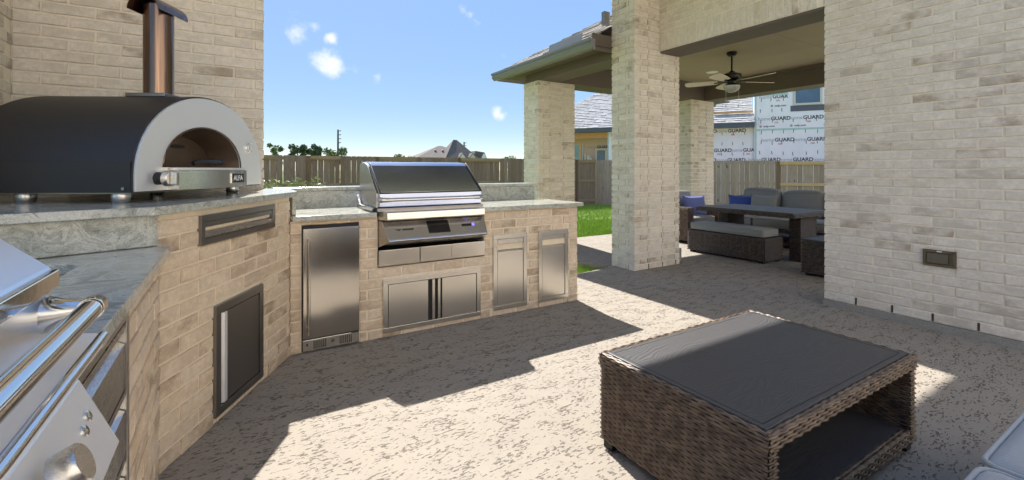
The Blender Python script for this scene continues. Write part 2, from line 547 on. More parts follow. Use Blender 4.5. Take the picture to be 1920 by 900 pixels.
# ---------------------------------------------------------------- geometry helpers
class MB:
    def __init__(s):
        s.v = []; s.f = []; s.mi = []; s.cur = 0

    def add(s, vs, fs):
        o = len(s.v)
        s.v += [tuple(x) for x in vs]
        for f in fs:
            s.f.append([i + o for i in f]); s.mi.append(s.cur)
        return s

    def box(s, x0, x1, y0, y1, z0, z1):
        vs = [(x, y, z) for z in (z0, z1) for y in (y0, y1) for x in (x0, x1)]
        return s.add(vs, [(0, 2, 3, 1), (4, 5, 7, 6), (0, 1, 5, 4), (2, 6, 7, 3), (0, 4, 6, 2), (1, 3, 7, 5)])

    def prism(s, poly, axis, a, b):
        def P(p, q, t):
            return {'x': (t, p, q), 'y': (p, t, q), 'z': (p, q, t)}[axis]
        n = len(poly)
        vs = [P(p, q, a) for p, q in poly] + [P(p, q, b) for p, q in poly]
        fs = [list(range(n)), list(range(2 * n - 1, n - 1, -1))]
        fs += [(i, (i + 1) % n, n + (i + 1) % n, n + i) for i in range(n)]
        return s.add(vs, fs)

    def tube(s, path, r, seg=10, caps=True, flat=1.0, closed=False):
        path = [Vector(p) for p in path]
        n = len(path)
        rs = r if isinstance(r, (list, tuple)) else [r] * n
        up = Vector((0, 0, 1))
        vs = []; fs = []
        for i, p in enumerate(path):
            if closed:
                d = path[(i + 1) % n] - path[i - 1]
            else:
                d = path[min(i + 1, n - 1)] - path[max(i - 1, 0)]
            d.normalize()
            u = up if abs(d.z) < .9 else Vector((1, 0, 0))
            a = d.cross(u).normalized(); b = a.cross(d).normalized()
            for k in range(seg):
                t = 2 * math.pi * k / seg
                vs.append(p + a * math.cos(t) * rs[i] + b * math.sin(t) * rs[i] * flat)
        m = n if closed else n - 1
        for i in range(m):
            j = (i + 1) % n
            for k in range(seg):
                k2 = (k + 1) % seg
                fs.append((i * seg + k, i * seg + k2, j * seg + k2, j * seg + k))
        if caps and not closed:
            fs.append(list(range(seg)))
            fs.append([(n - 1) * seg + k for k in range(seg)][::-1])
        return s.add(vs, fs)

    def cyl(s, p0, p1, r, seg=20, r2=None):
        return s.tube([p0, p1], [r, r if r2 is None else r2], seg)

    def lathe(s, prof, c=(0, 0, 0), seg=28, axis='z'):
        vs = []; fs = []
        for (r, h) in prof:
            for k in range(seg):
                t = 2 * math.pi * k / seg
                if axis == 'z':
                    vs.append((c[0] + r * math.cos(t), c[1] + r * math.sin(t), c[2] + h))
                elif axis == 'y':
                    vs.append((c[0] + r * math.cos(t), c[1] + h, c[2] + r * math.sin(t)))
                else:
                    vs.append((c[0] + h, c[1] + r * math.cos(t), c[2] + r * math.sin(t)))
        for i in range(len(prof) - 1):
            for k in range(seg):
                k2 = (k + 1) % seg
                fs.append((i * seg + k, i * seg + k2, (i + 1) * seg + k2, (i + 1) * seg + k))
        fs.append(list(range(seg))[::-1])
        fs.append([(len(prof) - 1) * seg + k for k in range(seg)])
        return s.add(vs, fs)

    def xf(s, mat, start=0):
        s.v = s.v[:start] + [tuple(mat @ Vector(p)) for p in s.v[start:]]
        return s

    def mesh(s, name, mats, smooth=False):
        me = bpy.data.meshes.new(name)
        me.from_pydata(s.v, [], s.f)
        if not isinstance(mats, (list, tuple)):
            mats = [mats]
        for m in mats:
            me.materials.append(m)
        if len(mats) > 1:
            me.polygons.foreach_set('material_index', s.mi)
        me.update()
        bm = bmesh.new(); bm.from_mesh(me)
        bmesh.ops.recalc_face_normals(bm, faces=bm.faces)
        bm.to_mesh(me); bm.free()
        if smooth:
            me.polygons.foreach_set('use_smooth', [True] * len(me.polygons))
        return me


def link(name, data, parent=None, loc=None, rot=None):
    o = bpy.data.objects.new(name, data)
    col.objects.link(o)
    if parent is not None:
        o.parent = parent
    if loc is not None:
        o.location = loc
    if rot is not None:
        o.rotation_euler = rot
    return o


def tag(o, label=None, cat=None, group=None, kind=None):
    if label: o['label'] = label
    if cat: o['category'] = cat
    if group: o['group'] = group
    if kind: o['kind'] = kind
    return o


def thing(name, label, cat, loc=(0, 0, 0), rz=0.0, group=None):
    o = link(name, None, None, loc, (0, 0, rz))
    o.empty_display_size = .1
    return tag(o, label, cat, group)


def part(name, mb, m, root, smooth=None, bevel=0, seg=2, local=True, kind=None, label=None):
    """mesh part; coordinates local to root"""
    o = link(name, mb.mesh(name, m, bool(smooth)), root)
    if root is not None and not local:
        # world coordinates given: undo every ancestor's transform
        mtx = Matrix.Identity(4); p = root
        while p is not None:
            mtx = Matrix.LocRotScale(p.location, p.rotation_euler, p.scale) @ mtx
            p = p.parent
        o.matrix_parent_inverse = mtx.inverted()
    if smooth and smooth is not True:
        try:
            o.data.set_sharp_from_angle(angle=R(smooth))
        except Exception:
            pass
    if bevel:
        b = o.modifiers.new('bevel', 'BEVEL')
        b.width = bevel; b.segments = seg; b.limit_method = 'ANGLE'; b.angle_limit = R(35)
        b.harden_normals = False
    if kind: o['kind'] = kind
    if label: o['label'] = label
    return o


_text_cache = {}


def text_mesh(s, size, extrude=.0008, offset=0.0, align='CENTER', mat=None):
    key = (s, size, extrude, offset, align, mat.name if mat else '')
    if key in _text_cache:
        return _text_cache[key]
    cu = bpy.data.curves.new('lettering', 'FONT')
    cu.body = s; cu.size = size; cu.extrude = extrude; cu.offset = offset
    cu.align_x = align; cu.align_y = 'CENTER'; cu.resolution_u = 3
    o = bpy.data.objects.new('lettering_tmp', cu)
    col.objects.link(o)
    bpy.context.view_layer.update()
    me = bpy.data.meshes.new_from_object(o.evaluated_get(bpy.context.evaluated_depsgraph_get()))
    col.objects.unlink(o)
    bpy.data.objects.remove(o)
    me.materials.clear()
    me.materials.append(mat)
    _text_cache[key] = me
    return me


# ---- bricks
BH = 0.0645; CH = 0.075; BL = 0.247; JT = 0.0105; BD = 0.09
_bm_cache = {}


def brick_mesh(L, H, mat, var):
    L = round(L / .006) * .006
    H = round(H / .002) * .002
    key = (round(L, 4), round(H, 4), mat.name, var)
    if key in _bm_cache:
        return _bm_cache[key]
    rng = random.Random(hash((round(L * 1000), round(H * 1000), var)) & 0xffff)
    j = lambda a: rng.uniform(-a, a)
    n = 5 if L > .12 else 2
    e = .0036
    vs = []
    xs = [L * i / n for i in range(n + 1)]
    xs_in = [min(max(x, e), L - e) for x in xs]
    # rows: back-bottom, front-bottom edge, inner bottom, inner top, front-top edge, back-top
    rows = [(xs, BD, 0, 0, 0), (xs, e, 0, 0, .0009), (xs_in, 0, e, .0006, .0009), (xs_in, 0, H - e, .0006, .0009), (xs, e, H, 0, .0009), (xs, BD, H, 0, 0)]
    for (xx, y, z, jy, jz) in rows:
        for i, x in enumerate(xx):
            dz = j(jz * 1.6) if jz else 0
            vs.append((x + (j(.0006) if jz else 0), y + abs(j(jy * 2)) if jy else y, z + dz))
    fs = []
    w = n + 1
    for r in range(len(rows) - 1):
        for i in range(n):
            a = r * w + i
            fs.append((a, a + 1, a + w + 1, a + w))
    for side in (0, n):
        f = [r * w + side for r in range(len(rows))]
        fs.append(f if side == 0 else f[::-1])
    me = bpy.data.meshes.new('brick')
    me.from_pydata(vs, [], fs)
    me.materials.append(mat)
    me.update()
    bm = bmesh.new(); bm.from_mesh(me); bmesh.ops.recalc_face_normals(bm, faces=bm.faces); bm.to_mesh(me); bm.free()
    # normals must face outwards (front towards -y)
    _bm_cache[key] = me
    return me


brick_rng = random.Random(11)


def run_bricks(root, length, z0, ncourse, mat, origin=(0, 0), rz=0.0, openings=(), lead=None, z_top=None, end_gap=0.0, phase=0, weep=False, count=None):
    """bricks laid in running bond on a face; local x along the face, local -y outwards."""
    ca, sa = math.cos(rz), math.sin(rz)
    n = 0
    for c in range(ncourse):
        zb = z0 + c * CH
        zt = zb + BH
        if z_top is not None and zt > z_top:
            zt = z_top
            if zt - zb < .02:
                break
        odd = (c + phase) % 2
        start = (lead[odd] if lead else 0.0)
        end = length - (end_gap[odd] if isinstance(end_gap, (list, tuple)) else end_gap)
        # first brick of a course: half offset
        x = start
        first = True
        while x < end - .02:
            L = BL
            if first and odd:
                L = (BL - JT) / 2
            first = False
            x1 = min(x + L, end)
            if end - x1 < .03:
                x1 = end
            segs = [(x, x1, zb, zt)]
            for (a, b, c0, c1) in openings:
                ns = []
                for (p, q, s0, s1) in segs:
                    if q <= a or p >= b or s1 <= c0 or s0 >= c1:
                        ns.append((p, q, s0, s1)); continue
                    if p < a: ns.append((p, a, s0, s1))
                    if q > b: ns.append((b, q, s0, s1))
                    if s0 < c0 - .012: ns.append((max(p, a), min(q, b), s0, c0 - .002))
                    if s1 > c1 + .012: ns.append((max(p, a), min(q, b), c1 + .002, s1))
                segs = ns
            for (p, q, s0, s1) in segs:
                if q - p < .022 or s1 - s0 < .01:
                    continue
                me = brick_mesh(q - p, s1 - s0, mat, brick_rng.randrange(4))
                lx, ly = p, brick_rng.uniform(-.0024, .0024)
                o = bpy.data.objects.new('brick', me)
                o.parent = root
                o.location = (origin[0] + lx * ca - ly * sa, origin[1] + lx * sa + ly * ca, s0)
                o.rotation_euler = (brick_rng.uniform(-.006, .006), brick_rng.uniform(-.0015, .0015), rz)
                col.objects.link(o)
                n += 1
            if weep and c == 0 and x1 < end - .05:
                w = MB().box(0, JT, .0, .012, .003, BH - .002)
                o = part('weep_hole', w, M['weep'], root)
                o.location = (origin[0] + x1 * ca, origin[1] + x1 * sa, zb); o.rotation_euler = (0, 0, rz)
            x = x1 + JT
    return n


# ---------------------------------------------------------------- SETTING: ground, slab
g = MB()
N = 24
ring = [(math.cos(2 * math.pi * i / N) * 600, math.sin(2 * math.pi * i / N) * 600, -.1) for i in range(N)]
g.add(ring, [list(range(N))])
tag(link('ground', g.mesh('ground', M['lawn'])), kind='structure')

poly = [(-14, -9), (11.5, -9), (11.5, 6.50), (3.85, 6.50), (3.88, 5.9), (3.95, 5.3), (4.05, 4.9), (4.19, 4.42), (4.10, 4.31), (3.6, 4.25), (2.9, 4.25), (-14, 4.25)]  # left side stretched out of view to bounce more sunlight
s = MB().prism(poly, 'z', -.12, 0)
patio = link('patio', s.mesh('patio', M['floor']))
tag(patio, kind='structure')

# grass blades on the strips of lawn that show
bl = MB()
rg = random.Random(3)
def blade(x, y, h, w):
    a = rg.uniform(0, 6.28); dx, dy = math.cos(a) * w, math.sin(a) * w
    bx, by = rg.uniform(-.4, .4) * h, rg.uniform(-.4, .4) * h
    o = len(bl.v)
    bl.v += [(x - dx, y - dy, -.1), (x + dx, y + dy, -.1), (x + bx, y + by, -.1 + h)]
    bl.f.append([o, o + 1, o + 2]); bl.mi.append(0)
for i in range(52000):
    u = rg.random()
    if u < .25:
        x, y = rg.uniform(2.9, 4.15), rg.uniform(4.27, 6.6)
        if x > 4.19 - (y - 4.42) * .33 - .02: continue
    elif u < .55:
        x, y = rg.uniform(4.2, 8.5), rg.uniform(6.5, 9)
    else:
        x, y = rg.uniform(4.5, 14), rg.uniform(8.5, 13)
    blade(x, y, rg.uniform(.045, .095), rg.uniform(.003, .006) * (1 if y < 7 else 1.8))
tag(link('grass', bl.mesh('grass', M['grass'])), 'short green lawn grass beyond the patio slab', 'grass', kind='stuff')


# ---------------------------------------------------------------- brick masses
def brick_column(name, label, x0, x1, y0, y1, z0, z1, mat, mortar, phase=0, right=False, cap=None, footing=None, weep=False, vis_top=None, group='brick columns of the patios'):
    w, d = x1 - x0, y1 - y0
    r = thing(name, label, 'column', (x0, y0, z0), 0, group)
    i = .0105
    part('mortar_core', MB().box(i, w - i, i, d - i, 0, z1 - z0), mortar, r)
    nc = int(((vis_top or z1) - z0) / CH)
    # front face starts full on even courses, left face gives way
    run_bricks(r, w, 0, nc, mat, (0, 0), 0, lead=[0, BD + JT], phase=phase, weep=weep, z_top=z1 - z0)
    run_bricks(r, d, 0, nc, mat, (0, d), -math.pi / 2, end_gap=[BD + JT, 0], phase=phase, z_top=z1 - z0)
    if right:
        run_bricks(r, d, 0, nc, mat, (w, 0), math.pi / 2, lead=[BD + JT, 0], phase=phase, z_top=z1 - z0)
    if vis_top and vis_top < z1 - .2:
        pass
    if footing:
        part('footing', MB().box(-.012, w + .012, -.012, d + .012, -footing, -.001), M['footing'], r)
    return r


# middle column (fills the middle of the photograph)
brick_column('brick_column', 'tall thick brick column in the middle, roof eave ending behind its left face and header beam meeting it on the right',
             4.22, 5.06, 3.98, 4.38, .0, 3.72, M['brick'], M['mortar'], weep=True, vis_top=3.62)
# far-left column behind the counter end
brick_column('brick_column', 'brick column rising behind the right end of the granite counter under the roof corner',
             4.22, 4.98, 6.05, 6.48, 0, 2.70, M['brick'], M['mortar'], phase=1)
# far-right column near fence
brick_column('brick_column', 'farthest brick column, between the middle column and the dining sofa in front of the fence',
             8.05, 8.81, 6.05, 6.45, 0, 2.70, M['brick'], M['mortar'])

# left pillar behind pizza oven
lp = thing('brick_wall', 'shaded brick pillar wall directly behind the pizza oven chimney', 'wall', (-1.14, 3.95, 0))
part('mortar_core', MB().box(-.25, 1.347 - .0085, .0105, .5, 0, 3.72), M['mortar'], lp)
run_bricks(lp, 1.347, .96, 27, M['brick'], (0, 0), 0, lead=[0, 0])
run_bricks(lp, .45, .96, 26, M['brick'], (1.347, 0), math.pi / 2, lead=[BD + JT, 0])
# side wall at far left
lw = thing('brick_wall', 'sliver of shaded brick side wall at the left edge of the photo, beside the pizza oven', 'wall', (-1.14, 3.95, 0))
part('mortar_core', MB().box(-.25, -.0085, -1.35, .005, 0, 3.72), M['mortar'], lw)
run_bricks(lw, 1.345, 1.11, 25, M['brick'], (0, -1.345), math.pi / 2, end_gap=[0, BD + .01])

# right wall
rw = thing('brick_wall', 'large pale brick wall filling the right edge of the photo, with a bronze vent near its base', 'wall', (4.67, 2.076, 0))
part('mortar_core', MB().box(.0085, .4, -3.2, -.0085, .056, 3.72), M['mortar'], rw)
part('footing', MB().box(-.010, .4, -3.2, .004, .0, .054), M['footing'], rw)
run_bricks(rw, 1.55, .06, 38, M['brick'], (0, 0), -math.pi / 2, weep=True, openings=[])
run_bricks(rw, .5, .06, 38, M['brick'], (0.0, 0), 0, lead=[.10, .10]) if False else None
# header wall above the dining patio opening
hw = thing('brick_header_wall', 'brick header wall with an upright soldier course, spanning above the dining patio opening', 'wall', (4.67, 3.98, 2.762))
part('mortar_core', MB().box(.007, .36, -1.90, -.001, .004, .958), M['mortar'], hw)
part('steel_lintel', MB().box(.012, .385, -1.904, -.0, -.02, .003), M['taupe'], hw)
SW = .0665
for i in range(25):
    y = -.004 - i * (SW + JT)
    if y - SW < -1.905: break
    me = brick_mesh(.236, SW, M['brick'], i % 4)
    o = link('brick', me, hw)
    # stand a brick on end: local x -> up
    o.rotation_euler = (0, 0, 0)
    # world: brick x -> z, brick y(inwards) -> +x, brick z -> y
    o.matrix_local = Matrix(((0, 1, 0, random.uniform(-.0015, .0015)), (0, 0, -1, y), (1, 0, 0, .008), (0, 0, 0, 1)))
run_bricks(hw, 1.896, .255, 9, M['brick'], (0, -.002), -math.pi / 2)

# upper porch roof over the cooking patio (out of frame, it throws the near shade)
pr = thing('porch_roof', 'high covered porch roof above the cooking patio', 'roof', (-1.14, 4.38, 3.72))
part('ceiling_panel', MB().box(0, 5.81, -2.7, -.40, .0, .12), M['upper_ceiling'], pr)
part('header_beam', MB().box(0, 6.2, -.40, .0, .0, .28), M['taupe'], pr)
part('roof_deck', MB().box(-.3, 6.5, -2.8, .3, .29, .37), M['shingle'], pr)
bk = thing('bounce_wall', 'pale wall added behind the camera to bounce sunlight', 'wall', (-3, -4.2, 0))
part('wall', MB().box(0, 17, -.2, 0, 0, 4.9), M['bounce_wall'], bk)  # added unseen wall, sized to bounce sunlight into the shade

# ---------------------------------------------------------------- dining patio roof
dr = thing('patio_roof', 'lower shingled hip roof with grey gutter over the dining patio', 'roof', (4.22, 6.45, 2.70))
X0, Y1 = 4.24, 6.45
XR, YF = 9.42, 6.62   # right beam outer, far beam
def wpart(n, mb, m, root, **k):
    return part(n, mb, m, root, local=False, **k)
wpart('beam', MB().box(X0, X0 + .40, 4.385, Y1, 2.702, 3.08), M['taupe'], dr, bevel=.004)
wpart('beam', MB().box(X0 + .402, 9.2, 6.06, Y1, 2.702, 3.08), M['taupe'], dr, bevel=.004)
wpart('beam', MB().box(8.50, 8.90, 1.0, 6.058, 2.704, 3.08), M['taupe'], dr, bevel=.004)
# ceiling panels with seams
ceil_seams = [(4.642, 6.04), (6.043, 7.26), (7.263, 8.498)]
for (a, b) in ceil_seams:
    for (c, d) in [(1.0, 3.32), (3.324, 5.1), (5.104, 6.058)]:
        a_ = 5.035 if (a < 5 and c < 4.4) else a
        wpart('ceiling_panel', MB().box(a_, b, c, d, 3.05, 3.065), M['ceiling'], dr, bevel=.002, seg=1)
wpart('crown_trim', MB().box(4.645, 8.47, 6.03, 6.056, 2.99, 3.048), M['taupe'], dr)
wpart('crown_trim', MB().box(8.472, 8.498, 1.0, 6.056, 2.99, 3.048), M['taupe'], dr)
# eaves
EX = 3.90; EY = 6.79
wpart('soffit', MB().box(EX + .022, X0 - .002, 4.36, EY, 2.83, 2.85), M['taupe'], dr)
wpart('soffit', MB().box(X0, 10.0, Y1 + .003, EY, 2.83, 2.85), M['taupe'], dr)
wpart('fascia', MB().box(EX, EX + .02, 4.36, EY + .02, 2.775, 2.90), M['fascia'], dr, bevel=.002)
wpart('fascia', MB().box(EX, 10.0, EY + .022, EY + .042, 2.775, 2.90), M['fascia'], dr, bevel=.002)
wpart('fascia_return', MB().box(EX, 4.235, 4.384, 4.40, 2.775, 2.99), M['taupe'], dr)
gp = [(0, 0), (-.04, -.005), (-.085, .045), (-.075, .075), (-.10, .09), (-.10, .115), (-.094, .115), (-.092, .095), (-.066, .078), (-.076, .048), (-.038, .003), (0, .008)]
gut = MB().prism([(EX - .002 + a, 2.785 + b) for a, b in gp], 'y', 4.34, EY + .08)
gut.prism([(EX - .002 + a, 2.785 + b) for a, b in gp[:6]] + [(EX - .002, 2.90)], 'y', 4.332, 4.339)
wpart('gutter', gut, M['gutter'], dr)
wpart('splash_guard', MB().prism([(EX - .090, 2.885), (EX - .066, 3.01), (EX - .062, 3.01), (EX - .086, 2.885)], 'y', 4.50, 5.22), M['gutter'], dr)
# shingled planes: left slope rises to +x, far hip slope rises to -y
pitch = math.tan(R(31.5))


def shingle_plane(name, root, P0, U, V, lu, rows, exposure, mat, tri=None, tab=.28, seed=1, thick=.012):
    """P0 eave start, U along the eave, V up the slope (unit); each tab a small wedge."""
    rr = random.Random(seed)
    U = Vector(U).normalized(); V = Vector(V).normalized(); Nn = U.cross(V).normalized()
    if Nn.z < 0: Nn = -Nn
    P0 = Vector(P0)
    mb = MB()
    for r in range(rows):
        v0 = r * exposure
        a, b = (0, lu) if tri is None else tri(v0)
        a2, b2 = (0, lu) if tri is None else tri(v0 + exposure)
        u = a - rr.uniform(0, tab)
        while u < b:
            w = tab * rr.uniform(.55, 1.25)
            x0, x1 = max(u, a), min(u + w - .006, b)
            y0, y1 = min(max(x0, a2), b2), max(min(x1, b2), a2)
            if x1 - x0 > .02:
                t = thick * rr.uniform(.6, 1.6)
                dz = rr.uniform(0, .012)
                p = [P0 + U * x0 + V * (v0 - dz), P0 + U * x1 + V * (v0 - dz), P0 + U * y1 + V * (v0 + exposure + .01), P0 + U * y0 + V * (v0 + exposure + .01)]
                q = [p[0] + Nn * t, p[1] + Nn * t, p[2] + Nn * .003, p[3] + Nn * .003]
                mb.add(p + q, [(4, 5, 6, 7), (0, 1, 5, 4), (0, 4, 7, 3), (1, 2, 6, 5)])
            u += w
    return part(name, mb, mat, root, local=False, kind='stuff')


Lh = 3.0
cs, sn = math.cos(R(31.5)), math.sin(R(31.5))
# left slope: eave x=EX-0.05,z=3.02 from y=4.40 to EY+.06
ey = EY + .07
deck = MB()
ez = 2.892
deck.add([(EX - .03, 4.40, ez), (EX - .03, ey, ez), (EX - .03 + 2.5, ey - 2.5, ez + 2.5 * pitch), (EX - .03 + 2.5, 4.40, ez + 2.5 * pitch)], [(0, 1, 2, 3)])
deck.add([(EX - .03, ey, ez), (10, ey, ez), (10, ey - 2.5, ez + 2.5 * pitch), (EX - .03 + 2.5, ey - 2.5, ez + 2.5 * pitch)], [(0, 1, 2, 3)])
wpart('roof_deck', deck, M['shingle'], dr)
shingle_plane('shingle', dr, (EX - .04, 4.40, ez + .003), (0, 1, 0), (cs, 0, sn), ey - 4.40, 20, .14, M['shingle'], tri=lambda v: (0, ey - 4.40 - v * cs), seed=4)
shingle_plane('shingle', dr, (EX - .04, ey + .01, ez + .003), (1, 0, 0), (0, -cs, sn), 6, 20, .14, M['shingle'], tri=lambda v: (v * cs, 6), seed=5)
wpart('step_flashing', MB().box(4.12, 4.215, 4.40, 4.46, 3.14, 3.31), M['gutter'], dr)
wpart('roof_deck', MB().box(5.04, 9.2, 1.0, 6.0, 3.09, 3.14), M['shingle'], dr)

# ceiling fan
fan = thing('ceiling_fan', 'black ceiling fan with pale wooden blades and a glass light bowl over the dining patio', 'ceiling fan', (6.53, 4.18, 3.05))
part('canopy', MB().lathe([(.02, -.0), (.072, -.0), (.075, -.03), (.05, -.06), (.02, -.065)]), M['fan_black'], fan, smooth=40)
part('downrod', MB().cyl((0, 0, -.06), (0, 0, -.31), .013, 12), M['fan_black'], fan, smooth=40)
part('motor_housing', MB().lathe([(.03, -.29), (.05, -.31), (.10, -.33), (.135, -.345), (.14, -.40), (.12, -.43), (.07, -.445), (.06, -.48), (.10, -.50), (.115, -.515), (.02, -.52)]), M['fan_black'], fan, smooth=40)
part('light_bowl', MB().lathe([(.118, -.516), (.115, -.55), (.09, -.59), (.05, -.612), (.01, -.618)]), M['glass'], fan, smooth=True)
for k, a in enumerate([44, 116, 188, 260, 332]):
    a = R(a + 4)
    b = MB()
    prof = [(.20, .045), (.30, .055), (.50, .066), (.62, .066), (.665, .05), (.68, .0), (.665, -.05), (.62, -.066), (.50, -.066), (.30, -.055), (.20, -.045)]
    b.prism([(p_, q_ * 1.3) for p_, q_ in prof], 'z', -.004, .004)
    b.xf(Matrix.Rotation(a, 4, 'Z') @ Matrix.Translation((0, 0, -.45)) @ Matrix.Rotation(R(12), 4, 'X'))
    bo = part('blade', b, M['blade'], fan)
    ir = MB().box(.10, .25, -.018, .018, -.010, -.004)
    ir.xf(Matrix.Rotation(a, 4, 'Z') @ Matrix.Translation((0, 0, -.45)) @ Matrix.Rotation(R(12), 4, 'X'))
    part('blade_iron', ir, M['fan_black'], bo)
for dx in (-.05, .06):
    part('pull_chain', MB().cyl((dx * 1.4, -dx, -.52), (dx * 1.4, -dx, -.80), .0018, 6).lathe([(.002, -.80), (.009, -.82), (.009, -.84), (.002, -.85)], (dx * 1.4, -dx, 0), 8), M['white'], fan)
rl = thing('recessed_light', 'round recessed ceiling light glowing beside the ceiling fan', 'light', (7.55, 5.22, 3.048))
part('trim_ring', MB().lathe([(.075, -.003), (.10, -.006), (.105, .0), (.075, .001)]), M['white'], rl)
part('lens', MB().lathe([(.001, -.002), (.074, -.002), (.074, .0), (.001, .0)]), M['lamp_on'], rl)

# ---------------------------------------------------------------- wall vent
vt = thing('wall_vent', 'small bronze vent hood set into the right brick wall', 'vent', (4.67, 1.365, .498), -math.pi / 2)
W, H = .196, .127
fr = MB()
for (a, b, c, d) in [(0, W, 0, .018), (0, W, H - .018, H), (0, .02, .018, H - .018), (W - .02, W, .018, H - .018)]:
    fr.box(a, b, -.016, .004, c, d)
part('frame', fr, M['bronze'], vt, bevel=.002)
part('back_plate', MB().box(.02, W - .02, -.003, .004, .018, H - .018), M['bronze'], vt)
part('hood', MB().prism([(-.028, .028), (-.004, .028), (-.004, .100), (-.014, .100)], 'x', .026, W - .045), M['bronze'], vt, bevel=.002)
part('tag_strip', MB().box(.085, .115, -.0175, -.016, H - .013, H - .005), M['white'], vt)

# utility outlet at the base of the middle column
ub = thing('outlet_box', 'dark grey outlet box low on the right side of the middle column', 'box', (5.06, 4.0, 0))
part('housing', MB().box(.002, .07, .0, .10, .02, .20), M['fascia'], ub, bevel=.008)
part('conduit', MB().cyl((.03, .05, 0), (.03, .05, .05), .018, 12), M['fascia'], ub)

# ---------------------------------------------------------------- COUNTER A (along X)
# openings measured on the face
A0 = Vector((.333, 3.385, 0))
Aop = [(.066, .455, -1, .868), (.583, 1.478, .515, .94), (.622, 1.436, .032, .428), (1.558, 1.902, .045, .695), (2.026, 2.366, .045, .69)]
ca = thing('brick_counter', 'straight brick counter run along the back holding the fridge, doors and built-in grill', 'counter', A0)
part('mortar_core', MB().box(.0, .070, .007, .70, 0, .898).box(.070, .452, .45, .70, 0, .898).box(.452, 2.487 - .007, .007, .70, 0, .52)
     .box(.452, .585, .007, .70, .52, .898).box(1.476, 2.48, .007, .70, .52, .898).box(.07, .452, .007, .45, .872, .898), M['mortar_warm'], ca)
run_bricks(ca, 2.487, .0, 12, M['brick_warm'], (0, 0), 0, openings=Aop, z_top=.898, end_gap=[0, BD + JT])
run_bricks(ca, .70, .0, 12, M['brick_warm'], (2.487, 0), math.pi / 2, lead=[BD + JT, 0], z_top=.898)


def slab(root, poly, z0, z1, name='granite_slab', holes=(), bevel=.003, local=False):
    bm = bmesh.new()
    vs = [bm.verts.new((p[0], p[1], z1)) for p in poly]
    es = [bm.edges.new((vs[i], vs[(i + 1) % len(vs)])) for i in range(len(vs))]
    for h in holes:
        hv = [bm.verts.new((p[0], p[1], z1)) for p in h]
        es += [bm.edges.new((hv[i], hv[(i + 1) % len(hv)])) for i in range(len(hv))]
    bmesh.ops.triangle_fill(bm, use_beauty=True, use_dissolve=False, edges=es)
    r = bmesh.ops.extrude_face_region(bm, geom=bm.faces[:])
    bmesh.ops.translate(bm, vec=(0, 0, z0 - z1), verts=[v for v in r['geom'] if isinstance(v, bmesh.types.BMVert)])
    bmesh.ops.recalc_face_normals(bm, faces=bm.faces)
    me = bpy.data.meshes.new(name); bm.to_mesh(me); bm.free()
    me.materials.append(M['granite'])
    o = link(name, me, root)
    if not local:
        o.matrix_parent_inverse = Matrix.LocRotScale(root.location, root.rotation_euler, root.scale).inverted()
    b = o.modifiers.new('bevel', 'BEVEL'); b.width = bevel; b.segments = 2; b.limit_method = 'ANGLE'; b.angle_limit = R(40)
    return o


YS = 4.085
slab(ca, [(.345, 3.35), (.903, 3.35), (.903, 3.90), (1.762, 3.90), (1.762, 3.35), (2.865, 3.35), (2.865, YS), (.345, YS)], .901, .936)
# back splash with its cap
wpart('splash_panel', MB().box(.30, 2.80, YS + .002, YS + .03, .80, 1.072), M['granite'], ca, bevel=.002)
wpart('splash_cap', MB().box(.28, 2.83, YS - .022, YS + .19, 1.074, 1.104), M['granite'], ca, bevel=.003)
wpart('splash_wall', MB().box(.26, 2.78, YS + .032, YS + .17, -.09, 1.072), M['mortar_warm'], ca)

# ---------------------------------------------------------------- COUNTER B (angled, raised) and C (along Y)
P1 = Vector((.333, 3.385, 0)); P3 = Vector((-.252, 2.344, 0))
LB = (P1 - P3).length
aB = math.atan2(P1.y - P3.y, P1.x - P3.x)
cb = thing('brick_counter', 'angled raised brick counter carrying the pizza oven above a tall access door', 'counter', P3, aB)
sB = lambda s: LB - s
Bop = [(sB(.836), sB(.382), .036, .58), (sB(.948), sB(.239), .897, 1.034)]
part('mortar_core', MB().box(0.004, LB - .002, .007, .10, 0, 1.062), M['mortar_warm'], cb)
run_bricks(cb, LB, .0, 15, M['brick_warm'], (0, 0), 0, openings=Bop, z_top=1.062, phase=1)


def bw(s_from_p3, n):  # B-local to world
    return (P3.x + math.cos(aB) * s_from_p3 - math.sin(aB) * n, P3.y + math.sin(aB) * s_from_p3 + math.cos(aB) * n)


o1 = bw(LB + .035, -.028); o0 = bw(.008, -.028)
slab(cb, [o1, (.385, 3.47), (.385, 4.06), (.212, 4.06), (.212, 3.945), (-1.138, 3.945), (-1.138, 2.02 - .03), (-.40, 2.265), (-.262, 2.29), o0], 1.066, 1.101)
wpart('end_panel', MB().box(.352, .376, 3.45, 4.06, .938, 1.064), M['granite'], cb, bevel=.002)
# granite upstand facing the sink
dxu, dyu = (-.26 + 1.138), (2.352 - 2.03)
ln = math.hypot(dxu, dyu)
um = MB().box(0, ln, .0, .025, .938, 1.064)
um.xf(Matrix.Translation((-1.138, 2.03, 0)) @ Matrix.Rotation(math.atan2(dyu, dxu), 4, 'Z'))
wpart('upstand_panel', um, M['granite'], cb, bevel=.002)
cv = MB().prism([(-1.13, 2.07), (-.275, 2.385), (-.25, 2.42), (.20, 3.25), (.20, 3.9), (-1.13, 3.9)], 'z', .0, 1.06)
wpart('counter_body', cv, M['mortar_warm'], cb)

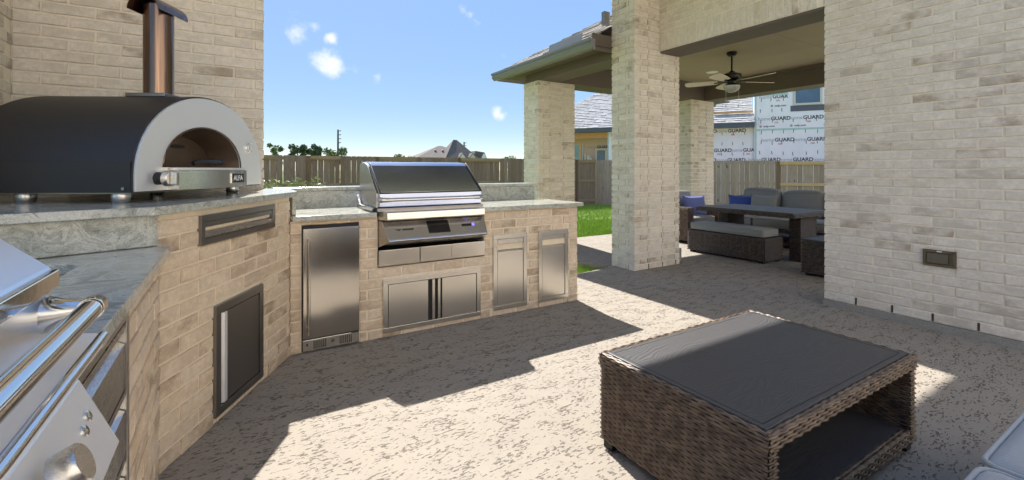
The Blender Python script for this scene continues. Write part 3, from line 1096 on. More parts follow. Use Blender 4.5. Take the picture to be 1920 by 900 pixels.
cc = thing('brick_counter', 'left brick counter run beside the camera holding the sink, drawers and near grill', 'counter', (-.25, 0, 0), math.pi / 2)
part('mortar_core', MB().box(1.603, 2.35, .0105, .12, 0, .898).box(-.2, 2.10, .50, .6, 0, .64).box(-.2, 1.08, .007, .1, 0, .6), M['mortar_warm'], cc)
run_bricks(cc, 2.338, .0, 12, M['brick_warm'], (0, 0), 0, openings=[(-.2, 1.600, -1, .884), (-.2, 1.10, .8, 1)], z_top=.898)
slab(cc, [(-.215, 1.10), (-.215, 2.335), (-.262, 2.350), (-1.138, 2.03), (-1.138, 1.10)], .901, .936,
     holes=[[(-.46, 1.52), (-.43, 1.56), (-.43, 2.02), (-.47, 2.07), (-.93, 2.07 - .02), (-.97, 2.02), (-.97, 1.56), (-.93, 1.52)]])
sk = thing('sink', 'stainless undermount sink bowl in the left granite counter', 'sink', (-.70, 1.8, .70))
bowl = MB()
for (a, b, c, d, e, f) in [(-.29, .29, -.30, -.28, 0, .199), (-.29, .29, .28, .30, 0, .199), (-.29, -.27, -.28, .28, 0, .199), (.27, .29, -.28, .28, 0, .199), (-.29, .29, -.30, .30, -.01, 0)]:
    bowl.box(a, b, c, d, e, f)
part('bowl', bowl, M['steel'], sk, bevel=.004)
part('drain', MB().lathe([(.001, .004), (.04, .004), (.045, .001)], (0, 0, 0)), M['polished'], sk)


# ---------------------------------------------------------------- access doors, drawers (local frames: x right, -y out)
def frame4(mb, x0, x1, z0, z1, w, y0, y1):
    mb.box(x0, x1, y0, y1, z0, z0 + w).box(x0, x1, y0, y1, z1 - w, z1).box(x0, x0 + w, y0, y1, z0 + w, z1 - w).box(x1 - w, x1, y0, y1, z0 + w, z1 - w)
    return mb


# tall access door on B
ad = thing('access_door', 'tall dark steel access door with a pale vertical handle strip on the angled counter', 'door', bw(sB(.838), 0) + (.034,), aB)
w, h = .458, .546
part('frame', frame4(MB(), 0, w, 0, h, .042, -.014, .03), M['steel_dark'], ad, bevel=.0015)
part('reveal', MB().box(.042, w - .042, .004, .03, .042, h - .042), M['black'], ad)
dp = part('door_panel', MB().box(.094, w - .049, -.010, .006, .047, h - .047), M['steel_dark'], ad, bevel=.0015)
part('handle', MB().prism([(.058, -.001), (.066, -.016), (.090, -.016), (.096, -.008), (.096, .004), (.058, .004)], 'z', .047, h - .047), M['satin'], ad, bevel=.001)

# slot drawer (paper towel drawer) on B
sd = thing('slot_drawer', 'wide low steel drawer with a recessed scoop handle below the pizza oven', 'drawer', bw(sB(.95), 0) + (.895,), aB)
w, h = .713, .141
part('frame', frame4(MB(), 0, w, 0, h, .030, -.014, .04), M['steel_dark'], sd, bevel=.0015)
part('recess', MB().box(.03, w - .03, .024, .04, .03, h - .03), M['black'], sd)
part('upper_panel', MB().box(.034, w - .034, -.010, .006, .083, h - .034), M['steel_dark'], sd, bevel=.001)
part('scoop_handle', MB().prism([(-.012, .034), (-.012, .058), (.024, .074), (.024, .034)], 'x', .034, w - .034), M['steel'], sd, bevel=.001)

# fridge
fg = thing('refrigerator', 'narrow stainless undercounter refrigerator with a vertical bar handle', 'refrigerator', (.401, 3.385, 0))
w = .385
part('cabinet', MB().box(.0, w, .012, .44, .006, .868), M['black'], fg)
part('door_panel', MB().box(.008, w - .006, -.026, .010, .098, .846), M['steel_v'], fg, bevel=.003)
hd = MB().cyl((.042, -.062, .135), (.042, -.062, .775), .0075, 14)
part('handle', hd.cyl((.042, -.062, .17), (.042, -.026, .17), .005, 10).cyl((.042, -.062, .74), (.042, -.026, .74), .005, 10), M['polished'], fg, smooth=40)
gr = part('kick_grille', MB().box(.008, w - .006, -.018, .010, .012, .088), M['steel_h'], fg, bevel=.002)
for x0 in (.075, .245):
    for i in range(7):
        part('louver_slot', MB().box(x0 + i * .0125, x0 + i * .0125 + .006, -.0192, -.017, .022, .078), M['black'], gr)
part('emblem', MB().lathe([(.001, -.0195), (.010, -.0195), (.011, -.018)], (.2, 0, .056), 16, 'y'), M['steel_dark'], gr)
part('hinge', MB().box(w - .06, w - .012, -.03, -.005, .088, .098), M['black'], fg)
part('lock', MB().box(.030, .038, -.0195, -.017, .048, .066), M['black'], gr)


# double access doors
dd = thing('double_door', 'pair of stainless access doors in one frame below the built-in grill', 'door', (.955, 3.385, .034))
w, h = .814, .394
part('frame', frame4(MB(), 0, w, 0, h, .036, -.014, .03), M['steel_h'], dd, bevel=.0015)
part('reveal', MB().box(.036, w - .036, .004, .03, .036, h - .036), M['black'], dd)
part('door_panel', MB().box(.041, .352, -.010, .004, .041, h - .041), M['steel_h'], dd, bevel=.0015)
part('door_panel', MB().box(.470, w - .041, -.010, .004, .041, h - .041), M['steel_h'], dd, bevel=.0015)
for x in (.385, .432):
    part('handle', MB().box(x, x + .022, -.014, .003, .041, h - .041), M['steel_h'], dd, bevel=.002)

# trash pull-outs
for k, (x0, x1, lab) in enumerate([(1.891, 2.233, 'left one of two tall stainless pull-out panels right of the built-in grill'),
                                   (2.36, 2.697, 'right one of two tall stainless pull-out panels, nearest the counter end')]):
    pd = thing('pullout_drawer', lab, 'drawer', (x0, 3.385, .047), 0, 'tall pull-out drawers')
    w, h = x1 - x0, .645
    part('frame', frame4(MB(), 0, w, 0, h, .038, -.014, .04), M['steel_h'], pd, bevel=.0015)
    part('reveal', MB().box(.038, w - .038, .024, .04, .038, h - .038), M['black'], pd)
    part('upper_panel', MB().box(.042, w - .042, -.010, .006, h - .082, h - .042), M['steel_h'], pd, bevel=.001)
    part('front_panel', MB().prism([(-.010, .042), (-.010, h - .150), (.022, h - .118), (.022, .042)], 'x', .042, w - .042), M['steel_h'], pd, bevel=.001)

# three drawer fronts under grill
for k, (x0, x1, y, lab) in enumerate([(.920, 1.233, -.022, 'leftmost of three small steel drawer fronts under the built-in grill'),
                                      (1.243, 1.502, -.016, 'middle one of three small steel drawer fronts under the built-in grill'),
                                      (1.506, 1.808, -.013, 'rightmost of three small steel drawer fronts under the built-in grill')]):
    q = thing('drawer', lab, 'drawer', (x0, 3.385, .534), 0, 'small drawers under the built-in grill')
    w = x1 - x0
    part('front_panel', MB().box(0, w, y, y + .012, 0, .118), M['satin'] if False else M['steel_h'], q, bevel=.0012)
    part('lip', MB().box(.018, w, y - .003, y, .104, .114), M['steel_h'], q)
    part('box', MB().box(.004, w - .004, y + .013, .40, .004, .11), M['black'], q)


# left drawer stack (C)
ds = thing('drawer_stack', 'framed stack of steel scoop-handle drawers in the left counter beside the near grill', 'drawer', (-.25, 1.10, .10), math.pi / 2)
w, h = .502, .781
part('frame', frame4(MB(), 0, w, 0, h, .030, -.012, .04), M['panel_steel'], ds, bevel=.0015)
part('reveal', MB().box(.03, w - .03, .045, .06, .03, h - .03), M['black'], ds)
for k in range(4):
    z = h - .034 - (k + 1) * .178
    dk = part('drawer_front', MB().prism([(-.008, z), (-.008, z + .118), (.038, z + .142), (.038, z)], 'x', .034, w - .034), M['steel'], ds, bevel=.001)
    part('upper_lip', MB().box(.034, w - .034, -.008, .006, z + .155, z + .172), M['steel'], dk)

# ---------------------------------------------------------------- GRILL A
ga = thing('built_in_grill', 'large stainless built-in grill with touch screen set in the back counter', 'grill', (.905, 3.385, .67))
gx0, gx1 = .905, 1.775
hx0, hx1 = .921, 1.792
prof = [(3.345, .972), (3.345, 1.072), (3.36, 1.086), (3.615, 1.282), (3.64, 1.296), (3.70, 1.309), (3.80, 1.314), (3.885, 1.300), (3.90, 1.27), (3.90, .972)]
wpart('hood', MB().prism(prof, 'x', gx0 + .012, gx1 - .012), M['lid_steel'], ga, bevel=.006)
# dark gasket outline + side cheeks
cheek = [(a, b) for a, b in prof]
for (a, b) in ((gx0, gx0 + .011), (gx1 - .011, gx1)):
    wpart('side_cheek', MB().prism([(3.375, .968)] + [(3.375, 1.074), (3.625, 1.270), (3.655, 1.290), (3.72, 1.303), (3.80, 1.308), (3.878, 1.294), (3.893, 1.26), (3.893, .968)], 'x', a, b), M['steel'], ga, bevel=.002)
tr = MB()
for x in (gx0 + .018, gx1 - .018):
    tr.tube([(x, 3.340, 1.076), (x, 3.354, 1.093), (x, 3.610, 1.290), (x, 3.65, 1.306)], .0045, 8)
tr.tube([(gx0 + .018, 3.340, 1.076), (gx1 - .018, 3.340, 1.076)], .0048, 8)
wpart('hood_trim', tr, M['black'], ga, smooth=True)
wpart('hood_base_flare', MB().prism([(3.42, .938), (3.52, .938), (3.90, .938), (3.90, 1.04), (3.86, 1.01), (3.80, .972), (3.40, .966)], 'x', gx0 - .022, gx0 - .002), M['steel'], ga, bevel=.002)
hb = MB()
hz = 1.026; hy = 3.312
hb.tube([(gx0 + .055, hy, hz), (gx1 - .055, hy, hz)], .0125, 16)
wpart('handle', hb, M['polished'], ga, smooth=40)
for xa, xb in ((gx0 + .02, gx0 + .10), (gx1 - .02, gx1 - .10)):
    br = MB().tube([(xa, 3.344, hz), (xa * .8 + xb * .2, hy + .02, hz), (xb, hy, hz)], [.022, .019, .0140], 14)
    wpart('handle_bracket', br, M['polished'], ga, smooth=40)


def taper(poly):
    """profile in (y, z) whose ends draw in towards the front"""
    f = lambda y: min(1.0, (3.384 - y) / .10)
    n_ = len(poly)
    v_ = [(hx0 + .040 * f(y), y, z) for y, z in poly] + [(hx1 - .030 * f(y), y, z) for y, z in poly]
    return MB().add(v_, [list(range(n_)), list(range(2 * n_ - 1, n_ - 1, -1))] + [(i, (i + 1) % n_, n_ + (i + 1) % n_, n_ + i) for i in range(n_)])


wpart('front_shelf', taper([(3.384, .945), (3.300, .940), (3.287, .934), (3.285, .884), (3.300, .878), (3.384, .878)]), M['steel_h'], ga, bevel=.003)
wpart('hood_sill', MB().box(gx0, gx1, 3.345, 3.90, .938, .966), M['steel_dark'], ga, bevel=.002)
cp = [(3.384, .874), (3.345, .866), (3.246, .744), (3.240, .733), (3.250, .724), (3.384, .672)]
wpart('control_panel', taper(cp), M['panel_steel'], ga, bevel=.003)
wpart('gap_strip', MB().box(hx0 + .04, hx1 - .04, 3.34, 3.384, .866, .880), M['black'], ga)
# screen on the sloping panel
slope_d = Vector((0, 3.246 - 3.345, .744 - .866)); sl = slope_d.length; slope_d.normalize()
nrm = Vector((0, -.611, .791)); nrm = Vector((0, slope_d.z, -slope_d.y)).normalized()
def on_panel(x, t, off):   # t 0 top .. 1 bottom
    return Vector((x, 3.345, .866)) + slope_d * (sl * t) + nrm * off
Mp = Matrix(((1, 0, 0, 0), (0, -slope_d.y, nrm.y, 0), (0, -slope_d.z, nrm.z, 0), (0, 0, 0, 1)))


def panel_matrix(x, t, off):
    m = Mp.copy(); m.translation = on_panel(x, t, off); return m


def mpart(name, mb, mat, root, mtx, **k):
    mb.xf(mtx)
    return part(name, mb, mat, root, local=False, **k)


scx, sct = 1.362, .46
scr = mpart('touch_screen', MB().box(-.088, .088, -.055, .055, 0, .004), M['black_glass'], ga, panel_matrix(scx, sct, .0), bevel=.001)
arc = MB()
def arcpts(a0, a1, r, z=.0052, n=12):
    return [(r * math.cos(R(a0 + (a1 - a0) * i / n)), r * math.sin(R(a0 + (a1 - a0) * i / n)) + .006, z) for i in range(n + 1)]
mpart('dial_arc', MB().tube(arcpts(150, 60, .030), .0034, 6, flat=.3), M['glow_orange'], scr, panel_matrix(scx, sct, 0))
mpart('dial_arc', MB().tube(arcpts(60, -45, .030), .0034, 6, flat=.3), M['glow_red'], scr, panel_matrix(scx, sct, 0))
mpart('dial_arc', MB().tube(arcpts(215, 152, .030), .0034, 6, flat=.3), M['glow_green'], scr, panel_matrix(scx, sct, 0))
ic = MB()
for (x, y) in [(-.03, -.044), (-.006, -.044), (.018, -.044), (.04, -.044), (.06, .022), (.06, .004), (.0, .006)]:
    ic.box(x - .005, x + .005, y - .003, y + .003, .0042, .005)
mpart('screen_icon', ic, M['glow_white'], scr, panel_matrix(scx, sct, 0), kind='stuff')
mpart('screen_icon', MB().box(-.066, -.052, -.048, -.042, .0042, .005).box(.060, .066, -.048, -.040, .0042, .005), M['glow_green'], scr, panel_matrix(scx, sct, 0), kind='stuff')
dsx = 1.602
rd = mpart('readout', MB().box(-.043, .043, -.010, .010, 0, .003), M['black_glass'], ga, panel_matrix(dsx, .48, 0))
mpart('readout_digit', MB().box(-.030, -.026, -.006, .006, .0032, .004).box(-.004, .002, -.006, .006, .0032, .004).box(.018, .024, -.006, .006, .0032, .004), M['glow_red'], rd, panel_matrix(dsx, .48, 0), kind='stuff')
mpart('lit_button', MB().lathe([(.010, 0), (.012, .004), (.009, .006), (.001, .006)], (.055, 0, 0), 16), M['knob_blue'], ga, panel_matrix(dsx, .48, 0))
wing = MB().prism([(-.075, .006), (-.028, .004), (-.042, -.008), (-.056, -.002)], 'z', 0, .003)
mpart('wing_emblem', wing, M['dark_ink'], ga, panel_matrix(1.095, .5, 0))
mpart('emblem_bar', MB().box(-.02, .065, -.006, .006, 0, .003), M['dark_ink'], ga, panel_matrix(1.095, .5, 0))

# ---------------------------------------------------------------- GRILL near (left edge)
gn = thing('built_in_grill', 'near stainless grill with polished handle and blue-lit knob at the lower left corner', 'grill', (-.25, .2, .6))
y0, y1 = .20, 1.08
hoodp = [(-.253, .975), (-.253, 1.052), (-.251, 1.058), (-.251, 1.088), (-.262, 1.098), (-.42, 1.242), (-.50, 1.30), (-.60, 1.33), (-.75, 1.335), (-.80, 1.28), (-.80, .975)]
wpart('hood', MB().prism(hoodp, 'y', y0, 1.035), M['lid_pale'], gn, bevel=.006)
wpart('hood_lip', MB().box(-.2505, -.243, y0, 1.034, 1.058, 1.086), M['polished'], gn, bevel=.002)
hx, hzz = -.190, 1.030
wpart('handle', MB().tube([(hx, y0 - .1, hzz), (hx, .952, hzz)], .0155, 24), M['polished'], gn, smooth=40)
wpart('handle_ring', MB().tube([(hx, .952, hzz), (hx, .957, hzz)], .0145, 24), M['black'], gn, smooth=40)
wpart('handle_cap', MB().tube([(hx, .957, hzz), (hx, .985, hzz), (hx, .991, hzz)], [.0172, .0172, .013], 24), M['polished'], gn, smooth=40)
wpart('handle_bracket', MB().tube([(-.252, 1.000, 1.020), (-.225, .985, 1.023), (hx - .004, .972, hzz)], [.030, .022, .014], 18), M['polished'], gn, smooth=40)
wpart('front_shelf', MB().prism([(-.40, .966), (-.245, .963), (-.206, .955), (-.196, .946), (-.200, .930), (-.240, .905), (-.40, .90)], 'y', y0 - .1, y1 + .012), M['satin'], gn, bevel=.002)
wpart('shelf_bullnose', MB().tube([(-.2005, y0 - .1, .9485), (-.2005, y1 + .014, .9485)], .0085, 16), M['polished'], gn, smooth=40)
wpart('apron', MB().prism([(-.236, .912), (-.236, .872), (-.40, .872), (-.40, .912)], 'y', y0 - .1, y1 + .004), M['satin'], gn, bevel=.001)
cpn = [(-.228, .880), (-.232, .884), (-.40, .884), (-.40, .740), (-.24, .738), (-.180, .748), (-.174, .756)]
wpart('control_panel', MB().prism(cpn, 'y', y0 - .1, y1), M['satin'], gn, bevel=.002)
sdn = Vector((-.174 + .228, 0, .756 - .880)); sln = sdn.length; sdn.normalize()
nn = Vector((-sdn.z, 0, sdn.x)).normalized()
Mn = Matrix(((0, -sdn.x, nn.x, 0), (1, 0, 0, 0), (0, -sdn.z, nn.z, 0), (0, 0, 0, 1)))
def nmat(y, t, off=0):
    m = Mn.copy(); m.translation = Vector((-.228, y, .880)) + sdn * (sln * t) + nn * off; return m
kn = mpart('knob', MB().lathe([(.026, .014), (.0275, .016), (.0275, .042), (.025, .045), (.001, .045)], seg=36), M['steel'], gn, nmat(.826, .33), smooth=40)
mpart('bezel', MB().lathe([(.033, .0), (.0345, .005), (.0345, .010), (.031, .013), (.026, .014), (.001, .014)], seg=36), M['steel_dark'], kn, nmat(.826, .33), smooth=40)
mpart('lit_ring', MB().lathe([(.0282, .013), (.0286, .015), (.0275, .016)], seg=36), M['knob_blue'], kn, nmat(.826, .33))
for (yy, t, nm) in ((1.026, .36, 'polished'), (.990, .43, 'knob_blue')):
    b = mpart('button', MB().lathe([(.0095, 0), (.0100, .003), (.0075, .005), (.001, .005)], seg=20), M['polished'], gn, nmat(yy, t), smooth=40)
    if nm != 'polished':
        mpart('lamp', MB().lathe([(.0055, .0), (.0055, .0058), (.001, .0062)], seg=14), M[nm], b, nmat(yy, t))

# ---------------------------------------------------------------- PIZZA OVEN (local frame parallel to B; x right, y in)
ov_o = bw(sB(1.07), .20) + (1.101,)
ov = thing('pizza_oven', 'domed charcoal and stainless pizza oven with a metal chimney on the raised counter', 'oven', ov_o, aB)
OW = 1.085; OD = .76; zb = .048; zt = .542; zv = .12


def arch(w, z_base, z_spring, z_top, n=28, inset=0):
    pts = [(inset, z_base), (inset, z_spring)]
    cx = w / 2; a = w / 2 - inset; b = z_top - z_spring
    for i in range(1, n):
        t = math.pi - math.pi * i / n
        c, s_ = math.cos(t), math.sin(t)
        pts.append((cx + a * math.copysign(abs(c) ** .96, c), z_spring + b * (abs(s_) ** .98)))
    pts += [(w - inset, z_spring), (w - inset, z_base)]
    return pts


outer = arch(OW, zb, zv, zt)
inner = arch(OW, zb + .004, zv, zt - .012, inset=.012)
# body shell
sh = MB()
n = len(outer)
vs = [(p, 0.006, q) for p, q in outer] + [(p, OD, q) for p, q in outer] + [(p, 0.006, q) for p, q in inner]
fs = [(i, i + 1, n + i + 1, n + i) for i in range(n - 1)] + [(i, i + 1, 2 * n + i + 1, 2 * n + i) for i in range(n - 1)] + [list(range(n, 2 * n))] + [(0, n, 2 * n - 1, n - 1)]
sh.add(vs, fs)
part('dome_shell', sh, M['oven_paint'], ov, smooth=35)
part('lower_skirt', MB().box(-.002, .001, .012, OD, zb, zb + .135), M['oven_paint'], ov)
for yy in (.04, .56):
    part('skirt_screw', MB().lathe([(.007, -.006), (.006, -.002), (.006, 0)], (-.002, yy, zb + .018), 10, 'x'), M['steel_dark'], ov, smooth=40)
# face plate with arched mouth
mx, ma, mz0, mzt = .50, .33, .16, .375
mouth = [(mx + ma * math.cos(math.pi - math.pi * i / 24), mz0 + (mzt - mz0) * math.sin(math.pi - math.pi * i / 24)) for i in range(25)]
bm = bmesh.new()
pl = [(p, q) for p, q in arch(OW, zb + .004, zv, zt - .008, inset=.008)]
v1 = [bm.verts.new((p, -.004, q)) for p, q in pl]
e1 = [bm.edges.new((v1[i], v1[(i + 1) % len(v1)])) for i in range(len(v1))]
v2 = [bm.verts.new((p, -.004, q)) for p, q in mouth]
e1 += [bm.edges.new((v2[i], v2[(i + 1) % len(v2)])) for i in range(len(v2))]
bmesh.ops.triangle_fill(bm, use_beauty=True, use_dissolve=False, edges=e1)
r = bmesh.ops.extrude_face_region(bm, geom=bm.faces[:])
bmesh.ops.translate(bm, vec=(0, .01, 0), verts=[v for v in r['geom'] if isinstance(v, bmesh.types.BMVert)])
bmesh.ops.recalc_face_normals(bm, faces=bm.faces)
me = bpy.data.meshes.new('face_plate'); bm.to_mesh(me); bm.free(); me.materials.append(M['satin'])
fp = link('face_plate', me, ov)
# mouth tunnel: arch sweeping inwards, back wall with slot
tn = MB()
m2 = [(mx + (p - mx) * .86, mz0 + (q - mz0) * .80 + .0) for p, q in mouth]
k = len(mouth)
tn.add([(p, .004, q) for p, q in mouth] + [(p, .15, q) for p, q in m2], [(i, i + 1, k + i + 1, k + i) for i in range(k - 1)])
part('mouth_tunnel', tn, M['oven_inside'], ov, smooth=True)
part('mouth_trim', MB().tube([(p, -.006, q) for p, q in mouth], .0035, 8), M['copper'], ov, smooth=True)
part('back_panel', MB().add([(p, .152, q) for p, q in m2], [list(range(k))]), M['oven_inside'], ov)
part('flue_slot', MB().prism([(mx + .055 * math.cos(R(a)), .275 + .011 * math.sin(R(a))) for a in range(0, 360, 20)], 'y', .147, .151), M['black'], ov)
part('hearth_stone', MB().box(mx - ma, mx + ma, -.03, .15, mz0 - .016, mz0 - .001), M['steel'], ov)
part('door_handle', MB().tube([(.44, .03, .182), (.47, .02, .192), (.66, .02, .192)], [.012, .014, .014], 12).lathe([(.016, 0), (.016, .012), (.01, .014)], (.66, .02, .192), 14, 'x'), M['plastic_black'], ov, smooth=40)
# front drawer-like lip (curved front)
lipp = [(.205, .006), (.205, -.055)] + [(.205 + .60 * i / 12, -.055 - .055 * math.sin(math.pi * i / 12)) for i in range(1, 12)] + [(.805, -.055), (.805, .006)]
part('front_apron', MB().prism(lipp, 'z', .052, .145), M['steel'], ov, smooth=35)
part('ledge', MB().prism([(p, q * .9) for p, q in lipp], 'z', .147, .158), M['satin'], ov)
bd = part('badge', MB().box(.545, .665, -.113, -.104, .076, .126), M['black'], ov, bevel=.002)
for o_ in (bd,):
    pass
part('badge_rim', frame4(MB(), .543, .667, .074, .128, .003, -.1145, -.106), M['polished'], bd)
tx = link('lettering', text_mesh('ALFA', .040, .0006, .0004, mat=M['white']), bd, (.605, -.1142, .1005), (R(90), 0, 0))
tx.scale = (1.0, 1.0, 1)
# knob left of apron
kb = part('knob', MB().lathe([(.033, -.040), (.036, -.044), (.036, -.066), (.033, -.069), (.001, -.069)], (.135, 0, .108), 28, 'y'), M['steel'], ov, smooth=40)
part('knob_grip', MB().box(.124, .146, -.098, -.068, .076, .140), M['steel'], kb, bevel=.005)
part('knob_stem', MB().lathe([(.030, -.004), (.026, -.040)], (.135, 0, .108), 20, 'y'), M['black'], kb)
# thermometer
th = part('thermometer', MB().lathe([(.030, -.004), (.031, -.016), (.027, -.019), (.027, -.014), (.001, -.014)], (.915, 0, .285), 28, 'y'), M['polished'], ov, smooth=40)
part('dial', MB().lathe([(.026, -.0145), (.001, -.0155)], (.915, 0, .285), 24, 'y'), M['white'], th)
part('needle', MB().box(.913, .917, -.017, -.016, .272, .302), M['dark_ink'], th)
part('side_latch', MB().box(.835, .87, -.02, -.004, .104, .12), M['plastic_black'], ov, bevel=.004)
# feet
for (fx, fy) in ((.06, .10), (.945, .11), (.72, .42), (.07, .52)):
    part('foot', MB().lathe([(.030, 0), (.033, .006), (.036, .010), (.036, .044), (.034, zb)], (fx, fy, 0), 24), M['steel'], ov, smooth=40)
part('floor_plate', MB().box(.01, OW - .01, .02, OD - .01, zb - .004, zb + .001), M['steel_dark'], ov)
# chimney
cx_, cy_ = .50, .250
ch = part('chimney_base', MB().prism([(cx_ - .10, cy_ - .10), (cx_ + .10, cy_ - .10), (cx_ + .10, cy_ + .10), (cx_ - .10, cy_ + .10)], 'z', zt - .012, zt + .008), M['steel_dark'], ov, bevel=.003)
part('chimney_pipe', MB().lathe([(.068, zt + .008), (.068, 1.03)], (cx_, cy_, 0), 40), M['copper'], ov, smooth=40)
capm = MB()
ns = 18
ro = .080
cp0 = []
for xx in (cx_ - .115, cx_ + .115):
    for i in range(ns + 1):
        t = math.pi * i / ns
        cp0.append((xx, cy_ + ro * math.cos(t), 0.985 + ro * 1.0 * math.sin(t)))
for xx in (cx_ - .115, cx_ + .115):
    for i in range(ns + 1):
        t = math.pi * i / ns
        cp0.append((xx, cy_ + (ro - .003) * math.cos(t), 0.985 + (ro - .003) * math.sin(t)))
q = ns + 1
fs = []
for i in range(ns):
    fs += [(i, i + 1, q + i + 1, q + i), (2 * q + i, 3 * q + i, 3 * q + i + 1, 2 * q + i + 1), (i, 2 * q + i, 2 * q + i + 1, i + 1), (q + i, q + i + 1, 3 * q + i + 1, 3 * q + i)]
fs += [(0, q, 3 * q, 2 * q), (ns, 2 * q + ns, 3 * q + ns, q + ns)]
capm.add(cp0, fs)
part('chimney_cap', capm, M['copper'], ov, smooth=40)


# ---------------------------------------------------------------- WICKER
def weave(mb, O, U, V, Nn, w, h, row=.0125, stake=.036, amp=.0035, thick=.0035, sub=2):
    """horizontal strands over vertical stakes on the rectangle O + U*w + V*h, outward normal Nn."""
    O, U, V, Nn = Vector(O), Vector(U), Vector(V), Vector(Nn)
    ns_ = max(2, round(w / stake)); sx = w / ns_
    nr = max(1, round(h / row)); ry = h / nr
    rr = random.Random(int(w * 1000 + h * 77))
    m = ns_ * sub
    vs = mb.v; fs = mb.f
    for r in range(nr):
        vc = (r + .5) * ry
        ph = math.pi * (r % 2)
        o = len(vs)
        for i in range(m + 1):
            x = w * i / m
            s_ = math.cos(math.pi * x / sx + ph)
            d = amp * s_ + rr.uniform(-.0006, .0006)
            c = O + U * x + V * (vc + rr.uniform(-.0008, .0008)) + Nn * d
            vs.append(tuple(c - V * ry * .46 - Nn * thick * .4))
            vs.append(tuple(c - V * ry * .12 + Nn * thick))
            vs.append(tuple(c + V * ry * .22 + Nn * thick * .9))
            vs.append(tuple(c + V * ry * .48 - Nn * thick * .4))
        for i in range(m):
            a = o + i * 4
            for kk in range(3):
                fs.append([a + kk, a + 4 + kk, a + 5 + kk, a + 1 + kk]); mb.mi.append(0)
    return mb


def wicker_box(root, x0, x1, y0, y1, z0, z1, mat, row=.0125, stake=.036, sides='fblrt', name='wicker_weave', amp=.0035):
    """woven box faces; f=-y b=+y l=-x r=+x"""
    mb = MB()
    if 'f' in sides: weave(mb, (x0, y0, z0), (1, 0, 0), (0, 0, 1), (0, -1, 0), x1 - x0, z1 - z0, row, stake, amp)
    if 'b' in sides: weave(mb, (x0, y1, z0), (1, 0, 0), (0, 0, 1), (0, 1, 0), x1 - x0, z1 - z0, row, stake, amp)
    if 'l' in sides: weave(mb, (x0, y0, z0), (0, 1, 0), (0, 0, 1), (-1, 0, 0), y1 - y0, z1 - z0, row, stake, amp)
    if 'r' in sides: weave(mb, (x1, y0, z0), (0, 1, 0), (0, 0, 1), (1, 0, 0), y1 - y0, z1 - z0, row, stake, amp)
    if 't' in sides: weave(mb, (x0, y0, z1), (1, 0, 0), (0, 1, 0), (0, 0, 1), x1 - x0, y1 - y0, row, stake, amp)
    part(name, mb, mat, root, smooth=True, kind='stuff')
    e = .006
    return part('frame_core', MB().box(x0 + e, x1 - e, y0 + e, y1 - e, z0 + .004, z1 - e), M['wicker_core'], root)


# coffee table
ct = thing('coffee_table', 'low square-cornered wicker coffee table with a charcoal wood-grain top, half in sun', 'table', (1.425, .79, 0))
TW, TD, TH = 1.175, .755, .424
for (x0, x1, nm) in ((0, .05, 'side_panel'), (TW - .05, TW, 'side_panel')):
    mb = MB()
    inner_s = 1 if x0 == 0 else -1
    weave(mb, (x0, 0, .035), (0, 1, 0), (0, 0, 1), (-1, 0, 0), TD, TH - .085, .0105, .029, .003)
    weave(mb, (x1, 0, .035), (0, 1, 0), (0, 0, 1), (1, 0, 0), TD, TH - .085, .0105, .029, .003)
    weave(mb, (x0, 0, .035), (1, 0, 0), (0, 0, 1), (0, -1, 0), x1 - x0, TH - .085, .0105, .025, .003)
    weave(mb, (x0, TD, .035), (1, 0, 0), (0, 0, 1), (0, 1, 0), x1 - x0, TH - .085, .0105, .025, .003)
    sp = part(nm, mb, M['wicker'], ct, smooth=True, kind='stuff')
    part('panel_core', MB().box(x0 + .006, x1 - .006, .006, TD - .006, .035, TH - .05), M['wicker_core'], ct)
# top rim band woven all round
mb = MB()
zr = TH - .058
weave(mb, (-.006, -.006, zr), (1, 0, 0), (0, 0, 1), (0, -1, 0), TW + .012, .050, .0125, .030, .003, .004, 3)
weave(mb, (-.006, TD + .006, zr), (1, 0, 0), (0, 0, 1), (0, 1, 0), TW + .012, .050, .0125, .030, .003, .004, 3)
weave(mb, (-.006, -.006, zr), (0, 1, 0), (0, 0, 1), (-1, 0, 0), TD + .012, .050, .0125, .030, .003, .004, 3)
weave(mb, (TW + .006, -.006, zr), (0, 1, 0), (0, 0, 1), (1, 0, 0), TD + .012, .050, .0125, .030, .003, .004, 3)
zz = TH - .004
weave(mb, (-.008, -.008, zz), (1, 0, 0), (0, 1, 0), (0, 0, 1), TW + .016, .024, .012, .030, .0022, .003, 3)
weave(mb, (-.008, TD - .016, zz), (1, 0, 0), (0, 1, 0), (0, 0, 1), TW + .016, .024, .012, .030, .0022, .003, 3)
weave(mb, (.016, -.008, zz), (0, 1, 0), (-1, 0, 0), (0, 0, 1), TD + .016, .024, .012, .030, .0022, .003, 3)
weave(mb, (TW + .008, -.008, zz), (0, 1, 0), (-1, 0, 0), (0, 0, 1), TD + .016, .024, .012, .030, .0022, .003, 3)
part('rim_weave', mb, M['wicker'], ct, smooth=True, kind='stuff')
part('rim_core', frame_ring := MB().box(0, TW, 0, .03, TH - .06, TH - .005).box(0, TW, TD - .03, TD, TH - .06, TH - .005).box(0, .03, .03, TD - .03, TH - .06, TH - .005).box(TW - .03, TW, .03, TD - .03, TH - .06, TH - .005), M['wicker_core'], ct)
part('table_top', MB().box(.019, TW - .019, .019, TD - .019, TH - .03, TH + .001), M['woodtop'], ct, bevel=.003)
gv = MB()
for (a, b, c, d) in [(.040, TW - .040, .040, .043), (.040, TW - .040, TD - .043, TD - .040), (.040, .043, .043, TD - .043), (TW - .043, TW - .040, .043, TD - .043)]:
    gv.box(a, b, c, d, TH + .0004, TH + .0016)
part('top_groove', gv, M['black'], ct)
